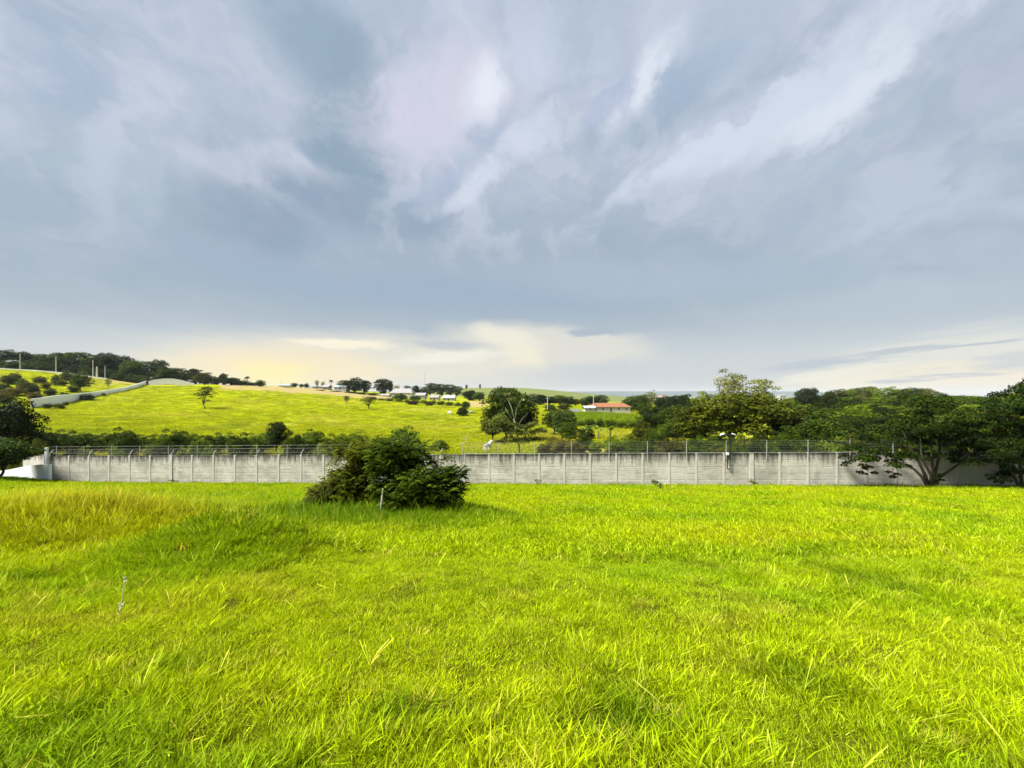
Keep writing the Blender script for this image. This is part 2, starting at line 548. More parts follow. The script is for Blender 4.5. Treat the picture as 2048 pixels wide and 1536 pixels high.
simple_mat('post_concrete', (0.46, 0.44, 0.385), (0.58, 0.555, 0.49), 4.0, 0.9, 0.1)
simple_mat('bark', (0.07, 0.052, 0.035), (0.15, 0.12, 0.085), 8.0, 0.95, 0.1, 0, 0.6)
simple_mat('pale_bark', (0.20, 0.185, 0.15), (0.34, 0.32, 0.27), 6.0, 0.9, 0.1, 0, 0.5)
simple_mat('dull_bark', (0.20, 0.185, 0.13), (0.30, 0.28, 0.20), 8.0, 0.9, 0.1, 0, 0.5)
simple_mat('dark_bark', (0.03, 0.024, 0.016), (0.08, 0.065, 0.045), 8.0, 0.95, 0.1, 0, 0.6)
simple_mat('white_plaster', (0.66, 0.67, 0.70), (0.76, 0.77, 0.80), 1.0, 0.85, 0.15)
simple_mat('grey_plaster', (0.46, 0.45, 0.42), (0.58, 0.57, 0.53), 0.6, 0.9, 0.1)
simple_mat('house_plaster', (0.36, 0.36, 0.35), (0.48, 0.48, 0.47), 0.5, 0.85, 0.15)
simple_mat('cream_plaster', (0.5, 0.46, 0.38), (0.62, 0.58, 0.48), 0.5, 0.85, 0.15)
simple_mat('clay_roof', (0.20, 0.085, 0.045), (0.32, 0.14, 0.075), 1.2, 0.9, 0.1)
simple_mat('pale_roof', (0.22, 0.21, 0.21), (0.34, 0.32, 0.31), 0.8, 0.85, 0.1)
simple_mat('metal_roof', (0.27, 0.30, 0.33), (0.38, 0.41, 0.44), 0.8, 0.5, 0.4)
simple_mat('galvanised', (0.42, 0.42, 0.40), (0.55, 0.55, 0.53), 5.0, 0.5, 0.4, 0.3)
simple_mat('wire_steel', (0.13, 0.13, 0.12), (0.24, 0.24, 0.22), 5.0, 0.5, 0.4, 0.4)
simple_mat('black_paint', (0.012, 0.012, 0.013), (0.022, 0.022, 0.022), 5.0, 0.5, 0.3)
simple_mat('lamp_white', (0.8, 0.8, 0.8), (0.86, 0.86, 0.86), 4.0, 0.4, 0.4)
simple_mat('window_glass', (0.03, 0.035, 0.04), (0.06, 0.065, 0.07), 2.0, 0.15, 0.5)
simple_mat('white_hide', (0.62, 0.58, 0.5), (0.74, 0.71, 0.64), 6.0, 0.8, 0.1)
simple_mat('dry_straw', (0.55, 0.5, 0.33), (0.72, 0.68, 0.52), 9.0, 0.9, 0.1)
simple_mat('white_petal', (0.52, 0.50, 0.36), (0.66, 0.63, 0.48), 20.0, 0.8, 0.1)
simple_mat('red_hedge_wood', (0.12, 0.05, 0.03), (0.2, 0.08, 0.05), 5.0, 0.9, 0.1)


# ------------------------------------------------------------------ mesh helpers
def mesh(name, verts, faces, mat, smooth=False, tint=None, attr='tint'):
    me = bpy.data.meshes.new(name)
    me.from_pydata(verts if isinstance(verts, list) else verts.tolist(), [], faces if isinstance(faces, list) else faces.tolist())
    if tint is not None:
        a = me.attributes.new(attr, 'FLOAT', 'FACE')
        a.data.foreach_set('value', np.asarray(tint, np.float32))
    me.materials.append(MATS[mat])
    if smooth:
        me.polygons.foreach_set('use_smooth', np.ones(len(me.polygons), bool))
    me.update()
    return me


def quads_mesh(name, V, mat, tint=None):
    """V: (n,4,3) array of separate quads"""
    n = len(V)
    me = bpy.data.meshes.new(name)
    me.vertices.add(4 * n)
    me.vertices.foreach_set('co', V.reshape(-1).astype(np.float32))
    me.loops.add(4 * n)
    me.loops.foreach_set('vertex_index', np.arange(4 * n, dtype=np.int32))
    me.polygons.add(n)
    me.polygons.foreach_set('loop_start', np.arange(0, 4 * n, 4, dtype=np.int32))
    me.polygons.foreach_set('loop_total', np.full(n, 4, np.int32))
    if tint is not None:
        a = me.attributes.new('tint', 'FLOAT', 'FACE')
        a.data.foreach_set('value', np.asarray(tint, np.float32))
    me.materials.append(MATS[mat])
    me.update(calc_edges=True)
    return me


class MB:
    """collects boxes, tubes and prisms into one mesh"""
    def __init__(self):
        self.v, self.f = [], []

    def box(self, x0, x1, y0, y1, z0, z1):
        b = len(self.v)
        self.v += [(x, y, z) for z in (z0, z1) for y in (y0, y1) for x in (x0, x1)]
        self.f += [[b + i for i in q] for q in ((0, 2, 3, 1), (4, 5, 7, 6), (0, 1, 5, 4), (2, 6, 7, 3), (0, 4, 6, 2), (1, 3, 7, 5))]
        return self

    def poly(self, pts, faces):
        b = len(self.v)
        self.v += [tuple(p) for p in pts]
        self.f += [[b + i for i in q] for q in faces]
        return self

    def tube(self, pts, rad, n=7, cap=True):
        pts = [Vector(p) for p in pts]
        if not isinstance(rad, (list, tuple)):
            rad = [rad] * len(pts)
        b = len(self.v)
        for i, p in enumerate(pts):
            d = (pts[min(i + 1, len(pts) - 1)] - pts[max(i - 1, 0)])
            d = d.normalized() if d.length > 1e-9 else Vector((0, 0, 1))
            a = d.cross(Vector((0.31, 0.95, 0.02)))
            if a.length < 1e-3:
                a = d.cross(Vector((1, 0, 0)))
            a.normalize()
            c = d.cross(a)
            for k in range(n):
                t = 2 * math.pi * k / n
                self.v.append(tuple(p + (a * math.cos(t) + c * math.sin(t)) * rad[i]))
        for i in range(len(pts) - 1):
            for k in range(n):
                self.f.append([b + i * n + k, b + i * n + (k + 1) % n, b + (i + 1) * n + (k + 1) % n, b + (i + 1) * n + k])
        if cap:
            self.f.append([b + k for k in range(n)][::-1])
            self.f.append([b + (len(pts) - 1) * n + k for k in range(n)])
        return self

    def me(self, name, mat, smooth=False):
        return mesh(name, self.v, self.f, mat, smooth)

    def build(self, name, mat, parent=None, smooth=False, **kw):
        return link(name, self.me(name, mat, smooth), parent, **kw)


# ------------------------------------------------------------------ ground sheet
ys = np.concatenate([np.arange(-30, 0, 1.5), np.arange(0, 14, 0.2), np.arange(14, 46, 0.4), np.exp(np.linspace(math.log(46), math.log(9400), 190))])
s_ = np.concatenate([np.linspace(-3.2, -1.35, 24, endpoint=False), np.linspace(-1.35, 1.35, 330), np.linspace(1.35, 3.2, 25)[1:]])
YY, SS = np.meshgrid(ys, s_, indexing='ij')
XX = SS * np.maximum(YY, 12.0)
ZZ = H(XX, YY)
nr, ncol = XX.shape
gv = np.stack([XX, YY, ZZ], -1).reshape(-1, 3)
idx = np.arange(nr * ncol).reshape(nr, ncol)
gq = np.stack([idx[:-1, :-1], idx[:-1, 1:], idx[1:, 1:], idx[1:, :-1]], -1).reshape(-1, 4)
gme = bpy.data.meshes.new('ground')
gme.vertices.add(len(gv))
gme.vertices.foreach_set('co', gv.reshape(-1).astype(np.float32))
gme.loops.add(gq.size)
gme.loops.foreach_set('vertex_index', gq.reshape(-1).astype(np.int32))
gme.polygons.add(len(gq))
gme.polygons.foreach_set('loop_start', np.arange(0, gq.size, 4, dtype=np.int32))
gme.polygons.foreach_set('loop_total', np.full(len(gq), 4, np.int32))
gme.polygons.foreach_set('use_smooth', np.ones(len(gq), bool))


def cover(x, y):
    """what covers the ground: bare soil, dark thatch under the tall grass, far rough country"""
    yy = np.maximum(y, 1)
    px = x / yy * F + CX
    py = HOR + (EYE - H(x, y)) / yy * F
    g = lambda a, b, w, h, k=2: np.exp(-(np.abs((px - a) / w) ** k + np.abs((py - b) / h) ** k))
    behind = (y > 45)
    soil = np.zeros_like(x)
    wob = (fbm(x / 7, y / 7, 31, 3) - 0.5) * 6
    ridge = np.interp(px, [430, 520, 600, 700, 760], [779, 781, 786, 794, 799])
    soil = np.maximum(soil, np.where((px > 440) & (px < 790) & (py + wob * 0.6 < ridge) & (y > 150) & (y < 330), 0.9, 0))
    soil = np.maximum(soil, g(250, 763, 50, 5, 2) * 0.8)
    soil = np.maximum(soil, g(955, 808, 22, 7, 4) * 0.95)
    soil = np.maximum(soil, g(932, 878 + 0 * py, 6, 9, 2) * 1.0)
    soil = np.maximum(soil, g(925, 888, 10, 4, 2) * 0.9)
    soil = np.maximum(soil, np.where((px > 1120) & (px < 1440) & (y < 62) & (y > 46), 0.35, 0))
    soil = np.where(behind, soil, 0)
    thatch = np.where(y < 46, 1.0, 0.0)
    rough = np.clip((y - 330) / 120, 0, 1)
    return np.stack([soil, thatch, rough, np.ones_like(x)], -1)


cv = cover(XX.reshape(-1), YY.reshape(-1))
ca = gme.attributes.new('cover', 'FLOAT_COLOR', 'POINT')
ca.data.foreach_set('color', cv.reshape(-1).astype(np.float32))
gme.materials.append(MATS['ground'])
gme.update(calc_edges=True)
ground = link('ground', gme)
tag(ground, 'grassy ground falling to the wall and rising to the far hillside', 'ground', kind='structure')

# far blue hills on the horizon
simple_mat('far_hill', (0.05, 0.07, 0.06), (0.09, 0.11, 0.08), 0.002, 0.95, 0.05)
hx = np.linspace(-9500, 9500, 90)
top = 50 + 32 * fbm(hx / 1900, hx * 0 + 3.3, 41, 3)
top = top * np.clip((7000 - hx) / 1300, 0.0, 1.0) - 60 * np.clip((hx - 5700) / 1300, 0, 1)
hv, hf = [], []
for i, x in enumerate(hx):
    yb = 8200
    hv += [(x, yb - 900, -60), (x, yb - 300, -60 + (top[i] + 60) * 0.62), (x, yb + 200, top[i]), (x, yb + 900, -60)]
    if i:
        a, b = 4 * (i - 1), 4 * i
        hf += [[a + k, b + k, b + k + 1, a + k + 1] for k in range(3)]
tag(link('hills', mesh('hills', hv, hf, 'far_hill', True)), 'hazy blue hills along the horizon', 'hills', kind='structure')

# ------------------------------------------------------------------ grass
RNG = np.random.default_rng(7)


def blade_mesh(name, n, rad, hmin, hmax, wid, lean, seed, seg=3):
    r = np.random.default_rng(seed)
    V, Fc, tv = [], [], []
    for i in range(n):
        a, d = r.uniform(0, 2 * math.pi), rad * math.sqrt(r.uniform())
        x, y = d * math.cos(a), d * math.sin(a)
        hh = r.uniform(hmin, hmax)
        la = a + r.normal(0, 0.9)
        L = hh * lean * r.uniform(0.3, 1.4)
        w = wid * r.uniform(0.6, 1.3)
        sa = r.uniform(0, 2 * math.pi)
        sx, sy = math.cos(sa) * w / 2, math.sin(sa) * w / 2
        b = len(V)
        cur = r.uniform(1.3, 2.6)
        for k in range(seg):
            t = k / seg
            cx, cy, cz = x + math.cos(la) * L * t ** cur, y + math.sin(la) * L * t ** cur, hh * (t - 0.22 * lean * t ** 3) - 0.015
            tw = (1 - 0.75 * t * t)
            V += [(cx - sx * tw, cy - sy * tw, cz), (cx + sx * tw, cy + sy * tw, cz)]
        V.append((x + math.cos(la) * L, y + math.sin(la) * L, hh * (1 - 0.22 * lean)))
        for k in range(seg - 1):
            Fc.append([b + 2 * k, b + 2 * k + 1, b + 2 * k + 3, b + 2 * k + 2])
        Fc.append([b + 2 * seg - 2, b + 2 * seg - 1, b + 2 * seg])
        tv += [r.uniform()] * seg
    return mesh(name, V, Fc, 'grass_blade', False, tv, 'blade')


def stalk_mesh(name, n, seed):
    r = np.random.default_rng(seed)
    V, Fc, tv = [], [], []
    for i in range(n):
        a = r.uniform(0, 2 * math.pi)
        hh, L, w = r.uniform(0.1, 0.22), r.uniform(0.05, 0.2), 0.003
        b = len(V)
        for k in range(5):
            t = k / 4
            x, y, z = math.cos(a) * L * t ** 1.6, math.sin(a) * L * t ** 1.6, hh * t
            ww = w * (1 if k < 3 else 1.7)
            V += [(x - ww / 2, y, z), (x + ww / 2, y, z)]
        for k in range(4):
            Fc.append([b + 2 * k, b + 2 * k + 1, b + 2 * k + 3, b + 2 * k + 2])
        tv += [r.uniform(0.93, 1.0)] * 4
    return mesh(name, V, Fc, 'grass_blade', False, tv, 'blade')


TUFTS = bpy.data.collections.new('grass_tufts')      # not linked to the scene: only a source for the scattered grass
def tuft(name, me):
    TUFTS.objects.link(bpy.data.objects.new(name, me))
for k in range(3): tuft('t%02d' % k, blade_mesh('short', 56, 0.14, 0.018, 0.048, 0.0060, 1.0, 10 + k))
for k in range(3): tuft('t%02d' % (3 + k), blade_mesh('medium', 44, 0.12, 0.03, 0.078, 0.0068, 0.95, 20 + k))
for k in range(3): tuft('t%02d' % (6 + k), blade_mesh('tall', 22, 0.08, 0.06, 0.145, 0.0085, 0.9, 30 + k, 4))
for k in range(2): tuft('t%02d' % (9 + k), stalk_mesh('stalk', 4, 40 + k))
for k in range(3): tuft('t%02d' % (11 + k), blade_mesh('wide', 90, 0.32, 0.025, 0.085, 0.014, 1.0, 50 + k, 2))
for k in range(2): tuft('t%02d' % (14 + k), blade_mesh('far', 70, 1.0, 0.12, 0.42, 0.06, 0.9, 60 + k, 2))

gn = bpy.data.node_groups.new('scatter', 'GeometryNodeTree')
gn.interface.new_socket('Geometry', in_out='INPUT', socket_type='NodeSocketGeometry')
gn.interface.new_socket('Geometry', in_out='OUTPUT', socket_type='NodeSocketGeometry')
gi, go = gn.nodes.new('NodeGroupInput'), gn.nodes.new('NodeGroupOutput')
ci = gn.nodes.new('GeometryNodeCollectionInfo')
ci.inputs['Collection'].default_value = TUFTS
ci.inputs['Separate Children'].default_value = True
ci.inputs['Reset Children'].default_value = True
ip = gn.nodes.new('GeometryNodeInstanceOnPoints')
ip.inputs['Pick Instance'].default_value = True


def named(nm, dt):
    q = gn.nodes.new('GeometryNodeInputNamedAttribute')
    q.data_type = dt
    q.inputs[0].default_value = nm
    return q.outputs[0]


gn.links.new(gi.outputs[0], ip.inputs['Points'])
gn.links.new(ci.outputs[0], ip.inputs['Instance'])
gn.links.new(named('idx', 'INT'), ip.inputs['Instance Index'])
e2r = gn.nodes.new('FunctionNodeEulerToRotation')
gn.links.new(named('rot', 'FLOAT_VECTOR'), e2r.inputs[0])
gn.links.new(e2r.outputs[0], ip.inputs['Rotation'])
gn.links.new(named('scl', 'FLOAT_VECTOR'), ip.inputs['Scale'])
gn.links.new(ip.outputs[0], go.inputs[0])


def scatter(name, x, y, idx, scl, tint, label, cat, tilt=0.15):
    n = len(x)
    me = bpy.data.meshes.new(name)
    me.vertices.add(n)
    co = np.stack([x, y, H(x, y)], -1)
    me.vertices.foreach_set('co', co.reshape(-1).astype(np.float32))
    a = me.attributes.new('idx', 'INT', 'POINT')
    a.data.foreach_set('value', idx.astype(np.int32))
    a = me.attributes.new('rot', 'FLOAT_VECTOR', 'POINT')
    rot = np.stack([RNG.normal(0, tilt, n), RNG.normal(0, tilt, n), RNG.uniform(0, 6.283, n)], -1)
    a.data.foreach_set('vector', rot.reshape(-1).astype(np.float32))
    a = me.attributes.new('scl', 'FLOAT_VECTOR', 'POINT')
    a.data.foreach_set('vector', scl.reshape(-1).astype(np.float32))
    a = me.attributes.new('tint', 'FLOAT_COLOR', 'POINT')
    a.data.foreach_set('color', np.concatenate([tint, np.ones((n, 1))], 1).reshape(-1).astype(np.float32))
    me.materials.append(MATS['grass_blade'])
    o = link(name, me)
    md = o.modifiers.new('scatter', 'NODES')
    md.node_group = gn
    tag(o, label, cat, kind='stuff')
    return o


def field_points(y0, y1, dens, marg=1.3):
    """random points in the strip of field between two distances"""
    w = lambda y: marg * np.maximum(y, 3.0) + 1.0
    area = 2 * marg * (y1 * y1 - y0 * y0) / 2 + 2 * (y1 - y0)
    n = int(area * dens)
    t = RNG.uniform(size=n)
    y = np.sqrt(y0 * y0 + t * (y1 * y1 - y0 * y0))
    x = RNG.uniform(-1, 1, n) * w(y)
    return x, y


def grass_tint(x, y):
    n1_ = fbm(x / 2.6, y / 2.6, 51, 3)
    n2_ = fbm(x / 0.7, y / 0.7, 52, 2)
    n3_ = fbm(x / 6.0, y / 9.0, 53, 3)
    base = np.array([0.345, 0.458, 0.003])
    yel = np.array([0.41, 0.475, 0.004])
    grn = np.array([0.235, 0.385, 0.004])
    dry = np.array([0.50, 0.44, 0.06])
    c = np.tile(base, (len(x), 1))
    def mixin(c, col, f):
        f = np.clip(f, 0, 1)[:, None]
        return c * (1 - f) + col * f
    c = mixin(c, yel, (n3_ - 0.45) * 2.2)
    c = mixin(c, grn, (n1_ - 0.50) * 3.4)
    c = mixin(c, grn * 0.6, (n2_ - 0.64) * 4.0)
    c = mixin(c, np.array([0.38, 0.36, 0.03]), (fbm(x / 0.9, y / 0.9, 57, 2) - 0.72) * 3.0)
    # the left mound is yellow, the nearer one greener, the skirt of the bush deep green
    m1 = np.exp(-(((x + 10.0) / 4.2) ** 2 + ((y - 10.4) / 2.9) ** 2) ** 1.5)
    c = mixin(c, np.array([0.42, 0.40, 0.008]), m1 * 0.7)
    m2 = np.exp(-(((x + 5.0) / 1.8) ** 2 + ((y - 7.4) / 1.3) ** 2) ** 1.5)
    c = mixin(c, np.array([0.22, 0.35, 0.005]), m2 * 0.6)
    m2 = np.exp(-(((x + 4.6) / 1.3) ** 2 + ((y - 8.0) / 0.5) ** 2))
    c = mixin(c, np.array([0.13, 0.22, 0.006]), m2 * 0.5)  # darker crest line: relief shading put into the grass tint
    m1 = np.exp(-(((x + 9.3) / 1.6) ** 2 + ((y - 10.2) / 0.7) ** 2))
    c = mixin(c, np.array([0.26, 0.23, 0.012]), m1 * 0.55)  # brown patch on the left mound, shading painted into the blades' colour
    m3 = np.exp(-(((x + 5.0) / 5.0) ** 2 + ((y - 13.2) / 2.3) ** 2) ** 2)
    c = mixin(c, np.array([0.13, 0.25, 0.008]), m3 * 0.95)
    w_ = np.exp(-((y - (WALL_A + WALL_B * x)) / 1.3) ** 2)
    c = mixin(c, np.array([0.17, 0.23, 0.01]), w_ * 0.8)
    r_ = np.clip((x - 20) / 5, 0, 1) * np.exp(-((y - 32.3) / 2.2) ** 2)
    c = mixin(c, np.array([0.08, 0.14, 0.006]), r_ * 0.95)  # shade under the right-hand trees, painted into the tint of the strip
    ft = np.clip((3.0 - y) / 1.0, 0, 1) * np.clip((fbm(x / 0.8, y / 0.8, 91, 2) - 0.36) * 4, 0, 1)
    c = mixin(c, np.array([0.15, 0.27, 0.006]), ft * 0.85)
    p_ = RNG.uniform(size=len(x))
    c = mixin(c, dry, (p_ > 0.965) * 0.8)
    return c * RNG.uniform(0.82, 1.15, len(x))[:, None]


def tallness(x, y):
    t = 0.55 + 1.5 * np.clip(fbm(x / 1.3, y / 1.3, 61, 3) - 0.38, 0, 1)
    t = t + 2.3 * np.exp(-(((x + 10.2) / 4.2) ** 2 + ((y - 10.6) / 3.0) ** 2) ** 1.5)
    t = t + 1.0 * np.exp(-(((x + 5.0) / 1.8) ** 2 + ((y - 7.4) / 1.3) ** 2) ** 1.5)
    t = t + 4.6 * np.exp(-(((x + 4.6) / 4.6) ** 2 + ((y - 13.4) / 2.1) ** 2) ** 2)
    t = t + 1.2 * np.exp(-((y - (WALL_A + WALL_B * x) + 0.4) / 0.9) ** 2) * fbm(x / 1.5, y / 5, 62, 2) * 1.6
    t = t + 1.1 * np.clip((x - 22) / 6, 0, 1) * np.exp(-((y - 31.5) / 2.2) ** 2)
    return t


def build_field():
    parts = []
    for y0, y1, dens, kinds in ((0.7, 3.4, 480, 0), (3.4, 7.5, 330, 0), (7.5, 13.0, 150, 1), (13.0, 22.0, 56, 2), (22.0, 41.5, 24, 2)):
        x, y = field_points(y0, y1, dens)
        k = y < WALL_A + WALL_B * x - 0.12
        gap = np.clip((fbm(x / 0.28, y / 0.28, 77, 2) - 0.56) * 5, 0, 1) * np.clip((14 - y) / 6, 0, 1)
        k &= RNG.uniform(size=len(x)) > gap * 0.8
        x, y = x[k], y[k]
        n = len(x)
        tl = tallness(x, y)
        r = RNG.uniform(size=n)
        p = np.clip((tl - 0.62) * 0.9, 0.03, 0.9)
        short, med, tall = RNG.integers(0, 3, n), RNG.integers(3, 6, n), RNG.integers(6, 9, n)
        ix = np.where(r < p * 0.45, tall, np.where(r < p * 1.5, med, short))
        sz = np.ones(n)
        if kinds == 0:
            q = RNG.uniform(size=n)
            foot = np.clip((3.6 - y) / 2.2, 0, 1) * (fbm(x / 0.9, y / 0.9, 71, 2) > 0.46)
            ix = np.where(q < 0.55 * foot, tall, ix)
            ix = np.where(q > 0.985, RNG.integers(9, 11, n), ix)
            sz = sz * (1.0 + 0.25 * foot)
            ix = np.where((x < -1.2) & (y < 3.6) & (RNG.uniform(size=n) < 0.3), tall, ix)
        elif kinds == 1:
            ix = np.where(RNG.uniform(size=n) < 0.4, RNG.integers(11, 14, n), ix)
            ix = np.where(RNG.uniform(size=n) > 0.988, RNG.integers(9, 11, n), ix)
            sz = sz * 1.12
        else:
            ix = np.where((tl > 1.7) & (RNG.uniform(size=n) < 0.7), tall, RNG.integers(11, 14, n))
            sz = sz * (1.25 if y0 < 20 else 1.5)
        onm = np.exp(-(((x + 10.2) / 4.2) ** 2 + ((y - 10.9) / 2.2) ** 2) ** 1.5)
        st_ = RNG.uniform(size=n) < onm * 0.3
        ix = np.where(st_, RNG.integers(9, 11, n), ix)
        hz = sz * np.clip(0.62 + 0.42 * tl, 0.6, 3.0) * RNG.uniform(0.75, 1.2, n)
        if kinds == 2:
            hz = np.where(ix >= 11, np.clip(hz, 0.5, 1.7), hz)
        sx = sz * RNG.uniform(0.8, 1.25, n)
        if y0 > 10:
            sx = np.where(ix < 9, sx * 1.9, sx)
        parts.append((x, y, ix, np.stack([sx, sx, hz], -1)))
    x = np.concatenate([q[0] for q in parts]); y = np.concatenate([q[1] for q in parts])
    ix = np.concatenate([q[2] for q in parts]); sc = np.concatenate([q[3] for q in parts])
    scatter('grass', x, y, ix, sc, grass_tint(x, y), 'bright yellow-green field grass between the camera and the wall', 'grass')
    return len(x)


N_FIELD = build_field()


def build_meadow():
    n = 42000
    px = RNG.uniform(-160, 1440, n)
    Y = np.exp(RNG.uniform(math.log(50), math.log(245), n))
    x = (px - CX) / F * Y
    cvx = cover(x, Y)
    k = (cvx[:, 0] < 0.3)
    x, Y = x[k], Y[k]
    n = len(x)
    c = np.tile(np.array([0.30, 0.335, 0.004]), (n, 1)) * RNG.uniform(0.9, 1.08, n)[:, None]
    a = np.clip((fbm(x / 12, Y / 12, 81, 3) - 0.5) * 3.5, 0, 1)[:, None]
    c = c * (1 - a) + np.array([0.19, 0.25, 0.008]) * a
    a = np.clip((fbm(x / 20, Y / 14, 82, 3) - 0.52) * 4, 0, 1)[:, None]
    c = c * (1 - a) + np.array([0.36, 0.34, 0.04]) * a
    dk = (fbm(x / 3.0, Y / 5.0, 83, 3) > 0.62)[:, None]
    c = np.where(dk, c * 0.85, c)
    s = 0.6 + 0.5 * RNG.uniform(size=n) + Y / 300
    scatter('meadow_grass', x, Y, RNG.integers(14, 16, n), np.stack([s * 1.2, s * 1.2, s * 0.32 * RNG.uniform(0.6, 1.2, n)], -1), c,
            'pasture grass covering the hillside behind the wall', 'grass')
    # crop rows below the red roofed house
    X2, Y2 = [], []
    for yr in np.arange(118, 188, 2.2):
        xs = np.arange((1135 - CX) / F * yr, (1310 - CX) / F * yr, 0.9)
        X2.append(xs + RNG.normal(0, 0.15, len(xs)))
        Y2.append(np.full(len(xs), yr) + RNG.normal(0, 0.2, len(xs)))
    X2, Y2 = np.concatenate(X2), np.concatenate(Y2)
    n = len(X2)
    s = RNG.uniform(0.5, 0.8, n)
    c = np.array([0.17, 0.26, 0.01]) * RNG.uniform(0.7, 1.25, n)[:, None]
    scatter('crop_leaves', X2, Y2, RNG.integers(14, 16, n), np.stack([s, s, s * 4.2], -1), c, 'rows of tall green crop below the red roofed house', 'crop')


build_meadow()


# ------------------------------------------------------------------ trees
def leaf_quads(pos, nrm, size, r, asp=0.5):
    """kite shaped leaves at pos, facing roughly nrm"""
    n = len(pos)
    nrm = nrm / np.maximum(np.linalg.norm(nrm, axis=1, keepdims=True), 1e-6)
    t = np.cross(nrm, r.normal(size=(n, 3)))
    t /= np.maximum(np.linalg.norm(t, axis=1, keepdims=True), 1e-6)
    b = np.cross(nrm, t)
    s = size[:, None]
    return np.stack([pos - t * s * 0.5, pos + b * s * asp * 0.5 - t * s * 0.05 + nrm * s * 0.06, pos + t * s * 0.5, pos - b * s * asp * 0.5 - t * s * 0.05 + nrm * s * 0.06], 1)


def clump_leaves(clumps, per, size, r, flat=0.75, asp=0.6, up=0.45):
    V, tt = [], []
    for (cx, cy, cz, rr) in clumps:
        n = int(per * (rr / 1.6) ** 2) + 12
        d = r.normal(size=(n, 3))
        d[:, 2] = np.where(d[:, 2] < -0.25, -d[:, 2] * r.uniform(0.2, 1, n), d[:, 2])
        d /= np.linalg.norm(d, axis=1, keepdims=True)
        rad = rr * (1 - np.abs(r.normal(0, 0.22, n)))
        p = d * rad[:, None] * np.array([1, 1, flat]) + np.array([cx, cy, cz])
        p += r.normal(0, rr * 0.07, (n, 3))
        nn = d * 0.6 + r.normal(0, 0.55, (n, 3)) + np.array([0, 0, up])
        V.append(leaf_quads(p, nn, size * r.uniform(0.6, 1.35, n), r, asp))
        tt.append(np.clip(r.uniform(0.15, 0.75) + r.normal(0, 0.16, n), 0, 1))
    return np.concatenate(V), np.concatenate(tt)


def tree_meshes(name, seed, Ht=10.0, Wd=8.0, clear=2.5, ncl=26, per=230, leaf=0.34, flat=0.75, bark='bark', spread=0.85, sparse=False, trunk_r=0.2, stems=1, rr0=0.10, rr1=0.19, rag=0.16):
    r = np.random.default_rng(seed)
    mid, rz = (clear + Ht) / 2, (Ht - clear) / 2
    cl = []
    for k in range(ncl):
        zz = 1 - 2 * (k + 0.5) / ncl
        fa = k * 2.39996 + r.uniform(-0.5, 0.5)
        d = np.array([math.sqrt(1 - zz * zz) * math.cos(fa), math.sqrt(1 - zz * zz) * math.sin(fa), zz])
        q = spread * (r.uniform(0.95 - 2 * rag, 0.95 + rag) if k % 4 else r.uniform(0.2, 0.6))
        rr = Wd * r.uniform(rr0, rr1)
        z = mid + d[2] * q * (rz - rr * flat * 0.8)
        taper = 1.0 if not sparse else r.uniform(0.55, 1)
        cl.append((d[0] * q * (Wd / 2 - rr) * 1.08 * taper, d[1] * q * (Wd / 2 - rr) * 1.08 * taper, z, rr))
    V, tt = clump_leaves(cl, per, leaf, r, flat)
    # ragged outer twigs
    cr = quads_mesh(name + '_crown', V, 'leaf', tt)
    mb = MB()
    for s in range(stems):
        a0 = r.uniform(0, 6.28)
        off = 0 if stems == 1 else 0.25
        lean = 0.06 if stems == 1 else 0.17
        base = Vector((math.cos(a0) * off, math.sin(a0) * off, -0.3))
        fork = Vector((math.cos(a0) * Ht * lean, math.sin(a0) * Ht * lean, max(clear, 0.12 * Ht) * r.uniform(0.8, 1.15)))
        mb.tube([base, base.lerp(fork, 0.3) + Vector((r.normal(0, 0.05), r.normal(0, 0.05), 0.1)), base.lerp(fork, 0.65) + Vector((r.normal(0, 0.07), r.normal(0, 0.07), 0.1)), fork], [trunk_r * 1.35, trunk_r, trunk_r * 0.9, trunk_r * 0.8], 7)
        own = [c for i, c in enumerate(cl) if i % stems == s][:11]
        for c in own:
            e = Vector(c[:3])
            m1_ = fork.lerp(e, 0.45) + Vector((r.normal(0, 0.02 * Ht), r.normal(0, 0.02 * Ht), 0.02 * Ht))
            mb.tube([fork, m1_, e], [trunk_r * 0.62, trunk_r * 0.36, trunk_r * 0.12], 5)
    tr = mb.me(name + '_trunk', bark, True)
    return tr, cr


